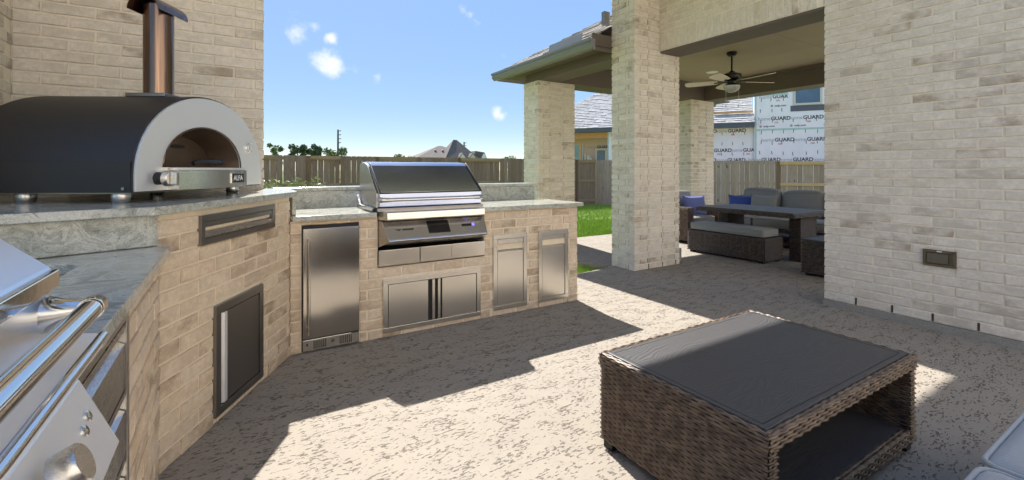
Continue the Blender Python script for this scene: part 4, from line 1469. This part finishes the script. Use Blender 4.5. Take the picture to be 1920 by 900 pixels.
part('shelf', MB().box(.052, TW - .052, .03, TD - .03, .075, .095), M['woodtop'], ct, bevel=.002)
mb = MB()
weave(mb, (.05, .0, .040), (1, 0, 0), (0, 0, 1), (0, -1, 0), TW - .1, .055, .0125, .030, .004, .004)
weave(mb, (.05, TD, .040), (1, 0, 0), (0, 0, 1), (0, 1, 0), TW - .1, .055, .0125, .030, .004, .004)
weave(mb, (.05, .0, .096), (1, 0, 0), (0, 1, 0), (0, 0, 1), TW - .1, .03, .015, .030, .003, .003)
part('shelf_rim', mb, M['wicker'], ct, smooth=True, kind='stuff')
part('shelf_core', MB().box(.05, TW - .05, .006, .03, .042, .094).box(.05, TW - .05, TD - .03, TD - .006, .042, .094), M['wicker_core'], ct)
for (x, y) in ((.005, .01), (TW - .06, .01), (.005, TD - .065), (TW - .06, TD - .065)):
    part('foot', MB().box(x, x + .055, y, y + .055, .0, .034), M['fan_black'], ct, bevel=.003)


# cushions
def cushion_mesh(w, d, h, r=.045, crown=.02, n=12):
    """soft box: x 0..w, y 0..d, z 0..h"""
    mb = MB()
    def grid(f, nu, nv):
        o = len(mb.v)
        for j in range(nv + 1):
            for i in range(nu + 1):
                mb.v.append(f(i / nu, j / nv))
        for j in range(nv):
            for i in range(nu):
                a = o + j * (nu + 1) + i
                mb.f.append([a, a + 1, a + nu + 2, a + nu + 1]); mb.mi.append(0)
    def soft(x, y, z):
        # pull the corners of the box in to a rounded outline
        cx, cy, cz = min(max(x, r), w - r), min(max(y, r), d - r), min(max(z, r * .8), h - r * .8)
        v = Vector((x - cx, y - cy, (z - cz) / .8))
        if v.length > 1e-6:
            v = v.normalized() * r
        bx = math.sin(math.pi * min(max(x / w, 0), 1)); by = math.sin(math.pi * min(max(y / d, 0), 1)); bz = math.sin(math.pi * z / h)
        px, py, pz = cx + v.x, cy + v.y, cz + v.z * .8
        if z >= h / 2: pz += crown * (bx * by) ** .5
        py += (-1 if y < d / 2 else 1) * crown * .5 * bx * bz * (abs(y - d / 2) > d * .49)
        px += (-1 if x < w / 2 else 1) * crown * .5 * by * bz * (abs(x - w / 2) > w * .49)
        return (px, py, pz)
    e = lambda t: .5 - .5 * math.cos(math.pi * t)
    grid(lambda u, v: soft(e(u) * w, e(v) * d, h), n, n)
    grid(lambda u, v: soft(e(u) * w, e(v) * d, 0), n, n)
    grid(lambda u, v: soft(e(u) * w, 0, e(v) * h), n, 6)
    grid(lambda u, v: soft(e(u) * w, d, e(v) * h), n, 6)
    grid(lambda u, v: soft(0, e(u) * d, e(v) * h), n, 6)
    grid(lambda u, v: soft(w, e(u) * d, e(v) * h), n, 6)
    # weld
    return mb


def merge(mb, dist=.0004):
    bm = bmesh.new()
    vv = [bm.verts.new(p) for p in mb.v]
    for f in mb.f:
        try: bm.faces.new([vv[i] for i in f])
        except ValueError: pass
    bmesh.ops.remove_doubles(bm, verts=bm.verts, dist=dist)
    bmesh.ops.recalc_face_normals(bm, faces=bm.faces)
    return bm


def soft_obj(name, mb, mat, root, mtx=None, local=True):
    bm = merge(mb)
    if mtx is not None:
        bm.transform(mtx)
    me = bpy.data.meshes.new(name); bm.to_mesh(me); bm.free()
    me.materials.append(mat)
    me.polygons.foreach_set('use_smooth', [True] * len(me.polygons))
    o = link(name, me, root)
    return o


def pipe_ring(w, d, z, r=.045, pr_=.005, inset=.006):
    pts = []
    for (cx, cy, a0) in ((w - r, r, -90), (w - r, d - r, 0), (r, d - r, 90), (r, r, 180)):
        for k_ in range(6):
            a = R(a0 + 90 * k_ / 5)
            pts.append((cx + (r - inset) * math.cos(a), cy + (r - inset) * math.sin(a), z))
    return MB().tube(pts, pr_, 6, closed=True)


def cushion(name, label, w, d, h, mtx, mat, cat='cushion', r=.045, crown=.02, group=None, pr_=.005):
    o = soft_obj(name, cushion_mesh(w, d, h, r, crown), mat, None)
    o.matrix_world = mtx
    tag(o, label, cat, group)
    for zz_ in (h - r * .30, r * .30):
        pi = part('piping', pipe_ring(w, d, zz_, r, pr_, inset=.004 if False else .002), M['piping'] if mat is not M['cushion_light'] else mat, o, smooth=True)
    return o


def pillow(name, label, w, h, t, mtx, mat, group=None, crumple=.0):
    mb = MB()
    n_ = 16
    for side in (1, -1):
        o = len(mb.v)
        for j in range(n_ + 1):
            for i in range(n_ + 1):
                u, v = -1 + 2 * i / n_, -1 + 2 * j / n_
                pin = .10
                x = w / 2 * u * (1 - pin * (1 - v * v)) if True else 0
                z = h / 2 * v * (1 - pin * (1 - u * u))
                y = side * t / 2 * (max(0, 1 - abs(u) ** 2.4) * max(0, 1 - abs(v) ** 2.4)) ** .55
                y += crumple * math.sin(5 * u + 3 * v)
                mb.v.append((x, y, z + h / 2))
        for j in range(n_):
            for i in range(n_):
                a = o + j * (n_ + 1) + i
                mb.f.append([a, a + 1, a + n_ + 2, a + n_ + 1]); mb.mi.append(0)
    ob = soft_obj(name, mb, mat, None)
    ob.matrix_world = mtx
    tag(ob, label, 'pillow', group)
    edge = []
    for (a, b) in [((-1, -1), (1, -1)), ((1, -1), (1, 1)), ((1, 1), (-1, 1)), ((-1, 1), (-1, -1))]:
        for i in range(8):
            f = i / 8
            u, v = a[0] + (b[0] - a[0]) * f, a[1] + (b[1] - a[1]) * f
            edge.append((w / 2 * u * (1 - .10 * (1 - v * v)), crumple * math.sin(5 * u + 3 * v), h / 2 * v * (1 - .10 * (1 - u * u)) + h / 2))
    part('piping', MB().tube(edge, .004, 5, closed=True), mat, ob, smooth=True)
    return ob


T = Matrix.Translation
RX = lambda a: Matrix.Rotation(R(a), 4, 'X')
RY = lambda a: Matrix.Rotation(R(a), 4, 'Y')
RZ = lambda a: Matrix.Rotation(R(a), 4, 'Z')

# near sofa, lower right corner
ns = thing('wicker_sofa', 'wicker sofa frame at the lower right corner, mostly outside the photo', 'sofa', (1.0, -.45, 0))
wicker_box(ns, 0, 1.9, .10, .80, .03, .30, M['wicker'], sides='blr')
wicker_box(ns, -.14, -.01, .05, .80, .03, .50, M['wicker'], sides='bl')
wicker_box(ns, 0, 1.9, -.06, .09, .03, .62, M['wicker'], sides='b')
cushion('seat_cushion', 'pale grey piped seat cushion in the lower right corner, right one of two', .70, .66, .15, T((1.765, -.265, .302)), M['cushion_light'], r=.04, crown=.012, group='near sofa cushions', pr_=.007)
cushion('seat_cushion', 'pale grey piped seat cushion at the bottom edge with a blue pillow on it', .735, .655, .15, T((1.015, -.265, .300)), M['cushion_light'], r=.04, crown=.012, group='near sofa cushions', pr_=.007)
pillow('throw_pillow', 'dark blue pillow tip at the bottom edge on the pale sofa cushion', .42, .42, .13, T((1.60, .075, .475)) @ RZ(60) @ RX(88) @ T((0, 0, -.21)), M['blue_fabric'])

# ---------------------------------------------------------------- DINING SET
be = thing('wicker_bench', 'long dark wicker bench with a grey cushion in front of the dining table', 'bench', (5.97, 3.36, 0))
wicker_box(be, 0, .44, 0, 1.19, .03, .335, M['wicker_grey'], row=.019, stake=.045, sides='flrt', amp=.006)
for (x, y) in ((.02, .03), (.36, .03), (.02, 1.10), (.36, 1.10)):
    part('foot', MB().box(x, x + .06, y, y + .06, 0, .035), M['fan_black'], be)
cushion('bench_cushion', 'long grey box cushion lying on the wicker bench', .40, 1.13, .105, T((5.985, 3.39, .342)), M['cushion'], r=.035, crown=.01)

tb = thing('dining_table', 'dark wicker dining table with a slatted charcoal top under the ceiling fan', 'table', (6.15, 3.08, 0))
tw, td = .98, 1.45
wicker_box(tb, 0, tw, 0, td, .615, .668, M['wicker_grey'], row=.018, stake=.04, sides='fblr', amp=.005)
part('table_top', MB().box(.02, tw - .02, .02, td - .02, .66, .682), M['woodtop'], tb, bevel=.004)
wicker_box(tb, .36, .78, .10, .24, .0, .612, M['wicker_grey'], row=.019, stake=.045, sides='flbr', amp=.006)
wicker_box(tb, .36, .78, 1.15, 1.29, .0, .612, M['wicker_grey'], row=.019, stake=.045, sides='flbr', amp=.006)
wicker_box(tb, .42, .72, .24, 1.15, .24, .31, M['wicker_grey'], row=.019, stake=.045, sides='lrt', amp=.006)

cu = thing('wicker_side_table', 'dark wicker cube side table partly hidden by the right brick wall', 'table', (5.78, 2.25, 0))
wicker_box(cu, 0, .5, 0, .56, .03, .405, M['wicker_grey'], row=.019, stake=.045, sides='flrb', amp=.006)
part('table_top', MB().box(-.005, .505, -.005, .565, .41, .43), M['woodtop'], cu, bevel=.004)
for (x, y) in ((.02, .02), (.42, .02), (.02, .47), (.42, .47)):
    part('foot', MB().box(x, x + .06, y, y + .06, 0, .035), M['fan_black'], cu)

ac = thing('wicker_armchair', 'wicker armchair beside the middle column at the left end of the dining table', 'armchair', (6.55, 4.98, 0))
wicker_box(ac, 0, .14, 0, .75, .04, .60, M['wicker'], row=.019, stake=.045, sides='flrt', amp=.006)
wicker_box(ac, .80, .94, 0, .75, .04, .60, M['wicker'], row=.019, stake=.045, sides='flrt', amp=.006)
wicker_box(ac, .145, .795, .02, .70, .04, .28, M['wicker'], row=.019, stake=.045, sides='f', amp=.006)
wicker_box(ac, .145, .795, .66, .75, .04, .78, M['wicker'], row=.019, stake=.045, sides='bf', amp=.006)
cushion('seat_cushion', 'grey seat cushion of the armchair beside the middle column', .64, .62, .14, T((6.70, 5.00, .285)), M['cushion'], r=.04)
cushion('back_cushion', 'grey back cushion of the armchair, showing past the middle column', .62, .16, .44, T((6.71, 5.43, .42)) @ RX(-10), M['cushion'], r=.05)
pillow('throw_pillow', 'washed blue pillow in sunlight on the armchair beside the column', .44, .36, .14, T((7.10, 5.23, .43)) @ RZ(-22) @ RX(-14), M['lavender_fabric'], crumple=.006)

so = thing('wicker_sofa', 'long wicker sofa behind the dining table in front of the fence', 'sofa', (7.46, 3.0, 0))
wicker_box(so, 0, .85, 0, 2.15, .04, .29, M['wicker_grey'], row=.019, stake=.045, sides='lf', amp=.006)
wicker_box(so, .72, .90, 0, 2.15, .04, .76, M['wicker_grey'], row=.019, stake=.045, sides='lrf', amp=.006)
wicker_box(so, 0, .85, -.16, -.005, .04, .58, M['wicker_grey'], row=.019, stake=.045, sides='flrtb', amp=.006)
for k_, (yy, lab) in enumerate([(3.01, 'rightmost grey seat cushion of the long sofa, beyond the table'), (3.73, 'middle grey seat cushion of the long sofa, seen under the table top'), (4.45, 'leftmost grey seat cushion of the long sofa, seen under the table top')]):
    cushion('seat_cushion', lab, .66, .70, .15, T((7.48, yy, .295)), M['cushion'], r=.04, group='long sofa seat cushions')
for k_, (yy, ww, lab) in enumerate([(2.98, .58, 'grey back cushion of the long sofa cut off by the right brick wall'), (3.60, .64, 'large grey back cushion of the long sofa, centre'), (4.29, .68, 'grey back cushion of the long sofa behind the small grey pillow')]):
    cushion('back_cushion', lab, .17, ww, .46, T((8.02, yy + .01, .445)) @ RY(10) @ RX((1.5, -2, 1)[k_]), M['cushion'], r=.08, crown=.035, group='long sofa back cushions')
pillow('throw_pillow', 'royal blue pillow at the left end of the long sofa', .46, .34, .13, T((7.93, 4.90, .45)) @ RZ(-70) @ RX(-16), M['blue_fabric'], crumple=.004)
pillow('throw_pillow', 'small grey pillow beside the royal blue pillow on the long sofa', .46, .40, .14, T((7.84, 4.46, .43)) @ RZ(-82) @ RX(-18), M['cushion'])


# ---------------------------------------------------------------- FENCES
picket_cache = {}


def picket_mesh(w, h, m, v):
    key = (round(w, 3), round(h, 2), m.name, v)
    if key not in picket_cache:
        rr = random.Random(v * 7 + 1)
        c = .012
        mb = MB().prism([(0, 0), (w, 0), (w, h - c), (w - c, h), (c, h), (0, h - c)], 'y', 0, .016)
        picket_cache[key] = mb.mesh('picket', m)
    return picket_cache[key]


def fence(label, loc, rz, sections, zb_, zt_, pm, rail_new=False, pw=.138, gap=.006):
    f = thing('wooden_fence', label, 'fence', loc, rz)
    rr = random.Random(int(loc[0] * 10))
    rm = M['rail_new'] if rail_new else M['rail']
    for (x0, x1, kind_) in sections:
        zt2 = zt_(x0) if callable(zt_) else zt_
        h = zt2 - zb_
        # kind 'p' pickets towards viewer, 'r' rails towards viewer
        x = x0
        yp = 0 if kind_ == 'p' else .058
        while x < x1 - .03:
            w_ = min(pw, x1 - x)
            o = link('picket', picket_mesh(w_, h, pm, rr.randrange(3)), f, (x, yp + rr.uniform(-.002, .002), zb_), (0, rr.uniform(-.004, .004), 0))
            x += w_ + gap + rr.uniform(-.002, .004)
        yr = .018 if kind_ == 'p' else .018
        for q_, zz_ in enumerate((zb_ + .22, zb_ + h * .55, zb_ + h - .07)):
            rl_ = part('rail', MB().box(x0, x1 - .004, yr, yr + .038, zz_ - .045, zz_ + .045), rm, f)
        if kind_ == 'r':
            part('post', MB().box(x0 - .012, x0 + .078, -.03, .016, zb_, zt2 - .01), M['post'], f)
            part('cap_rail', MB().box(x0, x1, .0, .016, zt2 - .085, zt2 - .002), rm, f)
    return f


secs = [(-3.2, -1.0, 'r'), (-1.0, .1, 'p'), (.1, .97, 'r'), (.97, 1.67, 'p'), (1.67, 2.51, 'r'), (2.51, 3.48, 'p'), (3.48, 4.54, 'r'), (4.54, 6.04, 'p'), (6.04, 7.54, 'r'), (7.54, 9.2, 'p'), (9.2, 10.76, 'p'), (10.76, 11.75, 'r')]
fence('weathered brown wooden fence along the back of the yard, behind the grill', (0, 13, 0), 0, [(a, b, c) for a, b, c in secs], -.12, 1.62, M['picket'])
HO = Vector((11.75, 13.0, 0)); HA = math.atan2(-.82, .572)
fence('pale grey wooden fence on the right, behind the dining sofa and below the wrapped house', HO, HA,
      [(0, 2.0, 'p'), (2.0, 4.0, 'p'), (4.0, 5.95, 'p'), (5.95, 8.2, 'r'), (8.2, 10.4, 'p')], -.14,
      lambda x: 1.605 - .014 * x, M['picket_grey'], rail_new=True)

# ---------------------------------------------------------------- HOUSE UNDER CONSTRUCTION (local frame, x right, y away)
hx_ = Vector((.572, -.82, 0)).normalized(); hy_ = Vector((.82, .572, 0)).normalized()
H0 = Vector((11.3, 13.0, 0)) + hy_ * 3.0
hc = thing('house_under_construction', 'neighbouring house wrapped in white printed sheathing behind the right fence', 'house', (H0.x, H0.y, -.1), math.atan2(hx_.y, hx_.x))
Z = .1
part('wall', MB().box(.14, 5.74, .0, .15, 0, 3.0 + Z), M['wrap'], hc)
part('wall', MB().box(5.745, 13, -.14, .15, 0, 6.2), M['wrap'], hc)
part('porch_wall', MB().box(-3.2, .135, 1.0, 1.1, 0, 3.0 + Z), M['pink_wrap'], hc)
part('porch_beam', MB().box(-3.2, .13, .0, .14, 2.62 + Z, 2.86 + Z), M['lumber'], hc)
for x in (-2.2, -1.2):
    part('porch_stud', MB().box(x, x + .09, .3, .39, 1.2, 2.6 + Z), M['lumber'], hc)
pw1 = part('porch_window', frame4(MB(), -2.0, -1.18, 1.0 + Z, 2.45 + Z, .05, .95, 1.0), M['vinyl'], hc)
part('pane', MB().box(-1.95, -1.23, .97, .99, 1.05 + Z, 2.4 + Z), M['teal_glass'], pw1)
pw2 = part('porch_door_frame', frame4(MB(), -.62, -.08, 1.0 + Z, 2.22 + Z, .09, .93, 1.0), M['vinyl'], hc)
part('pane', MB().box(-.5, -.2, .95, .99, 1.1 + Z, 2.1 + Z), M['win_glass'], pw2)
part('stacked_lumber', MB().box(-1.05, -.95, .6, .7, 0, 1.95 + Z).box(-.92, -.80, .6, .7, 0, 1.88 + Z).box(-.78, -.70, .6, .7, 0, 1.80 + Z), M['vinyl'], hc)
part('fascia_board', MB().box(-3.6, 5.74, -.42, -.38, 2.86 + Z, 3.03 + Z), M['flashing'], hc)
part('soffit', MB().box(-3.6, 5.74, -.378, .0, 2.87 + Z, 2.89 + Z), M['taupe'], hc)
# low roof
ps = math.tan(R(35)); c5, s5 = math.cos(R(35)), math.sin(R(35))
rfd = MB().add([(-3.6, -.42, 3.03 + Z), (5.74, -.42, 3.03 + Z), (5.74, 3.6, 3.03 + Z + 4.02 * ps), (0.42, 3.6, 3.03 + Z + 4.02 * ps)], [(0, 1, 2, 3)])
rfd.add([(-3.6, -.42, 3.03 + Z), (.42, 3.6, 3.03 + Z + 4.02 * ps), (-3.6, 7.6, 3.03 + Z)], [(0, 1, 2)])
part('roof', rfd, M['shingle_pale'], hc)


def house_to_world(p):
    return Matrix.LocRotScale(hc.location, hc.rotation_euler, None) @ Vector(p)


def dirw(v):
    return (Matrix.Rotation(hc.rotation_euler[2], 3, 'Z') @ Vector(v))


sr = shingle_plane('shingle', hc, house_to_world((-3.6, -.43, 3.035 + Z)), dirw((1, 0, 0)), dirw((0, c5, s5)), 9.34, 26, .15, M['shingle_pale'],
                   tri=lambda v: (max(0, v * c5), 9.34), tab=.30, seed=9, thick=.02)
part('roof_edge_board', MB().box(4.3, 5.72, .05, .12, 3.46 + Z, 3.52 + Z), M['lumber'], hc)
# house wrap seams
for (a, b, c, d) in [(5.76, 7.0, 4.05, 4.12), (5.76, 13, 2.74, 2.79)]:
    part('seam_tape', MB().box(a, b, -.145, -.1405, c + Z - .02, d + Z), M['tape'], hc)
part('seam_tape', MB().box(5.76, 5.82, -.1465, -.1455, 0, 4.12), M['tape'], hc)
part('seam_tape', MB().box(.15, .19, -.006, -.001, 0, 2.95), M['tape'], hc)
# window
wf = part('window', frame4(MB(), 7.02, 7.92, 3.62 + Z, 4.75 + Z, .07, -.19, -.14), M['vinyl'], hc)
part('pane', MB().box(7.09, 7.85, -.165, -.145, 3.69 + Z, 4.68 + Z), M['win_glass'], wf)
part('sill_flashing', MB().box(6.93, 8.0, -.150, -.1415, 3.40 + Z, 3.61 + Z), M['flashing'], wf)
part('jamb_tape', MB().box(6.86, 7.01, -.148, -.1415, 3.42 + Z, 4.9 + Z), M['wrap'], wf)
part('jamb_tape', MB().box(7.93, 8.08, -.148, -.1415, 3.42 + Z, 4.9 + Z), M['wrap'], wf)
# printed lettering on the wrap (flat print)
pk = 0


def wrap_print(x, z, y, s=1.0):
    a = text_mesh('home', .185, .0004, 0, 'RIGHT', M['grey_ink'])
    b = text_mesh('GUARD', .185, .0006, .006, 'LEFT', M['dark_ink'])
    c = text_mesh('OX', .085, .0006, .003, 'CENTER', M['red_ink'])
    o1_ = link('lettering', a, hc, (x - .01, y, z), (R(90), 0, 0))
    o2_ = link('lettering', b, hc, (x + .0, y, z), (R(90), 0, 0))
    o3_ = link('lettering', c, hc, (x + .18, y, z - .15), (R(90), 0, 0))


def sub_print(x, z, y):
    a = text_mesh('oxlp.com', .10, .0006, .003, 'LEFT', M['dark_ink'])
    link('lettering', a, hc, (x, y, z), (R(90), 0, 0))
    part('round_mark', MB().lathe([(.001, 0), (.045, 0), (.045, -.002), (.001, -.002)], (x - .09, y, z), 12, 'y'), M['grey_ink'], hc)


for (z, x0) in ((3.98, 6.35), (3.16, 6.30), (2.36, 6.42), (1.62, 5.98)):
    for i in range(5):
        x = x0 + i * 1.03
        if z > 3.5 and x > 6.6: continue
        wrap_print(x, z + Z, -.1412)
for (z, xs_) in ((3.62, (6.42,)), (2.86, (6.05, 7.05, 8.1)),):
    for x in xs_:
        sub_print(x, z + Z + .02, -.1412)
for (z, x0) in ((2.76, .72), (2.00, 1.25), (1.62, .7)):
    for i in range(6):
        x = x0 + i * 1.03
        if x < 5.5: wrap_print(x, z + Z, -.0012)
wrap_print(-.55, 2.28 + Z, .998); wrap_print(-1.4, 1.75 + Z, .998)
tie = MB(); tr_ = random.Random(5)
for row in range(9):
    for i in range(19):
        x = 5.95 + i * .36 + tr_.uniform(-.03, .03); z = 1.5 + row * .40 + tr_.uniform(-.03, .03)
        if 6.8 < x < 8.1 and z > 3.4: continue
        t_ = tr_.uniform(-.02, .02)
        tie.prism([(x, z), (x + .022, z), (x + .022 + t_, z + .13), (x + t_, z + .13)], 'y', -.147, -.1425)
for row in range(4):
    for i in range(14):
        x = .45 + i * .38 + tr_.uniform(-.03, .03); z = 1.5 + row * .40
        t_ = tr_.uniform(-.02, .02)
        tie.prism([(x, z), (x + .022, z), (x + .022 + t_, z + .12), (x + t_, z + .12)], 'y', -.007, -.0025)
part('brick_tie', tie, M['tie'], hc, kind='stuff')


# ---------------------------------------------------------------- FAR HOUSE, TREES, POLES, BUSH
def simple_house(name, label, loc, rz, w, d, ze, zr, mat, wallm, group=None):
    h = thing(name, label, 'house', loc, rz, group)
    part('wall', MB().box(0, w, 0, d, 0, ze), wallm, h)
    k_ = min(w, d) / 2
    mb = MB()
    e = .5
    a, b, c, dd_ = (-e, -e, ze), (w + e, -e, ze), (w + e, d + e, ze), (-e, d + e, ze)
    r1, r2 = (k_, d / 2, zr), (w - k_, d / 2, zr)
    if r2[0] - r1[0] < .5: r1 = (w / 2 - .6, d / 2, zr); r2 = (w / 2 + .6, d / 2, zr)
    mb.add([a, b, c, dd_, r1, r2], [(0, 1, 5, 4), (1, 2, 5), (2, 3, 4, 5), (3, 0, 4), (0, 3, 2, 1)])
    rf = part('roof', mb, mat, h)
    return h, rf


fh, rf = simple_house('far_house', 'distant house with a steep brown hip roof showing above the back fence', (21.2, 60, -.1), R(-8), 9.6, 9, 2.6, 4.9, M['shingle_brown'], M['wrap'])
k1 = MB().add([(4.2, -.4, 2.7), (9.6, -.4, 2.7), (9.6, 6, 2.7), (4.2, 6, 2.7), (6.3, 2.6, 5.75), (6.9, 2.8, 5.75)], [(0, 1, 5, 4), (1, 2, 5), (2, 3, 4, 5), (3, 0, 4)])
part('tower_roof', k1, M['shingle_brown'], fh)
for x in (6.2, 7.7):
    dm = part('dormer', MB().prism([(x, 2.6), (x + .9, 2.6), (x + .9, 3.1), (x + .45, 3.75), (x, 3.1)], 'y', -.9, 1.5), M['shingle_brown'], fh)
    part('gable_face', MB().prism([(x + .08, 2.6), (x + .82, 2.6), (x + .82, 3.08), (x + .45, 3.6), (x + .08, 3.08)], 'y', -.93, -.905), M['brick'], dm)
part('wing_roof', MB().prism([(8.6, 2.6), (11.2, 2.6), (10.6, 3.9), (9.2, 4.1)], 'y', 1.0, 4), M['shingle_brown'], fh)
part('wing_gable', MB().prism([(9.9, 2.6), (11.1, 2.6), (10.6, 3.7), (10.4, 3.7)], 'y', .96, .99), M['wrap'], fh)
for x in (3.6, 4.7):
    part('roof_vent', MB().lathe([(.12, 0), (.2, .12), (.1, .2)], (x, 2.6, 4.05), 10), M['steel_dark'], fh)
fh2, _ = simple_house('far_house', 'roof of a distant house just showing at the left of the counter column', (46, 66, -.1), 0, 9, 8, 2.4, 4.0, M['shingle_brown'], M['brick'])


def tree(label, x, y, h, r, mat, seed, density=900, trunk=True, leaf=.16, cz=.62, group='distant trees beyond the back fence'):
    rr = random.Random(seed)
    t = thing('tree', label, 'tree', (x, y, -.1), 0, group)
    tm = MB()
    tm.tube([(0, 0, 0), (.05, .02, h * .3), (-.04, 0, h * .55), (.05, .03, h * .8)], [h * .022, h * .018, h * .013, h * .004], 8)
    limbs = []
    for i in range(9):
        a = rr.uniform(0, 6.28); zz_ = h * rr.uniform(.32, .7); l_ = r * rr.uniform(.5, .95)
        end = Vector((math.cos(a) * l_, math.sin(a) * l_, zz_ + l_ * .55))
        limbs.append(end)
        tm.tube([(0, 0, zz_), tuple(end * .5 + Vector((0, 0, zz_ * .5 + .05))), tuple(end)], [h * .010, h * .006, h * .002], 5)
    part('trunk', tm, M['bark'], t, smooth=True)
    lm = MB()
    blobs = [(Vector((0, 0, h * .78)), r * .5)]
    for e_ in limbs:
        blobs.append((e_ + Vector((0, 0, rr.uniform(0, .1) * h)), r * rr.uniform(.28, .45)))
    for _ in range(density):
        c, br_ = rr.choice(blobs)
        d = Vector((rr.gauss(0, 1), rr.gauss(0, 1), rr.gauss(0, 1))).normalized() * br_ * rr.random() ** .4
        p = c + d
        p.z = min(p.z, h)
        a = Vector((rr.gauss(0, 1), rr.gauss(0, 1), rr.gauss(0, 1))).normalized() * leaf * rr.uniform(.6, 1.3)
        b = Vector((rr.gauss(0, 1), rr.gauss(0, 1), rr.gauss(0, 1))).normalized() * leaf * rr.uniform(.4, .9)
        lm.add([p - a, p + b, p + a, p - b], [(0, 1, 2, 3)])
    part('crown', lm, mat, t)
    return t


tree('small airy distant tree above the fence, leftmost, next to the oven', 5.05, 70, 5.5, 1.1, M['leaf'], 1, 650, leaf=.17)
tree('round dark distant tree above the fence, second from the left', 7.8, 70, 5.35, 1.12, M['leaf_dark'], 2, 1500, leaf=.17)
tree('round dark distant tree above the fence, touching the one left of it', 10.1, 71, 5.45, 1.15, M['leaf_dark'], 3, 1500, leaf=.17)
tree('paler spreading distant tree behind the tall utility pole', 12.9, 72, 4.9, 1.6, M['leaf'], 4, 1300, leaf=.18)
tree('low distant treetop left of the far brown roof', 19.5, 60, 3.35, 1.4, M['leaf'], 5, 600)
tree('tiny distant treetop right of the far brown roof', 36, 70, 3.4, .9, M['leaf'], 6, 300)
tree('distant round treetop just left of the column behind the counter', 42.6, 70, 4.25, 1.4, M['leaf'], 7, 700)


def pole(label, x, y, h):
    p = thing('utility_pole', label, 'pole', (x, y, -.1), 0, 'distant utility poles')
    part('shaft', MB().tube([(0, 0, 0), (0, 0, h)], [.17, .12], 10), M['bark'], p, smooth=True)
    for k_ in range(4):
        part('insulator', MB().cyl((.1, 0, h * (.97 - k_ * .08)), (.42, 0, h * (.98 - k_ * .08)), .06, 6), M['bark'], p)
    return p


pole('tall thin utility pole in front of the distant trees', 13.2, 70, 7.2)
pole('shorter distant utility pole beside the far brown roof', 34.0, 71, 6.1)

bu = thing('bush', 'low leafy bush with pale new leaves in front of the back fence', 'bush', (1.0, 11.2, -.1))
lm = MB(); rr = random.Random(8)
for _ in range(2600):
    bx_ = rr.choice([-.30, 0, .33, .62, -.55])
    d = Vector((rr.gauss(0, 1), rr.gauss(0, 1), rr.gauss(0, 1))).normalized() * rr.random() ** .4
    p = Vector((bx_ + d.x * .34, d.y * .3, .62 + d.z * .55 + rr.uniform(-.05, .05)))
    if p.z < .05: continue
    a = Vector((rr.gauss(0, 1), rr.gauss(0, 1), rr.gauss(0, 1))).normalized() * .05
    b = Vector((rr.gauss(0, 1), rr.gauss(0, 1), rr.gauss(0, 1))).normalized() * .03
    lm.add([p - a, p + b, p + a, p - b], [(0, 1, 2, 3)])
part('foliage', lm, M['leaf_pale'], bu)
st = MB()
for _ in range(14):
    x = rr.uniform(-.5, .6)
    st.tube([(x * .5, 0, 0), (x, rr.uniform(-.1, .1), .7)], [.012, .005], 5)
part('stem', st, M['bark'], bu)
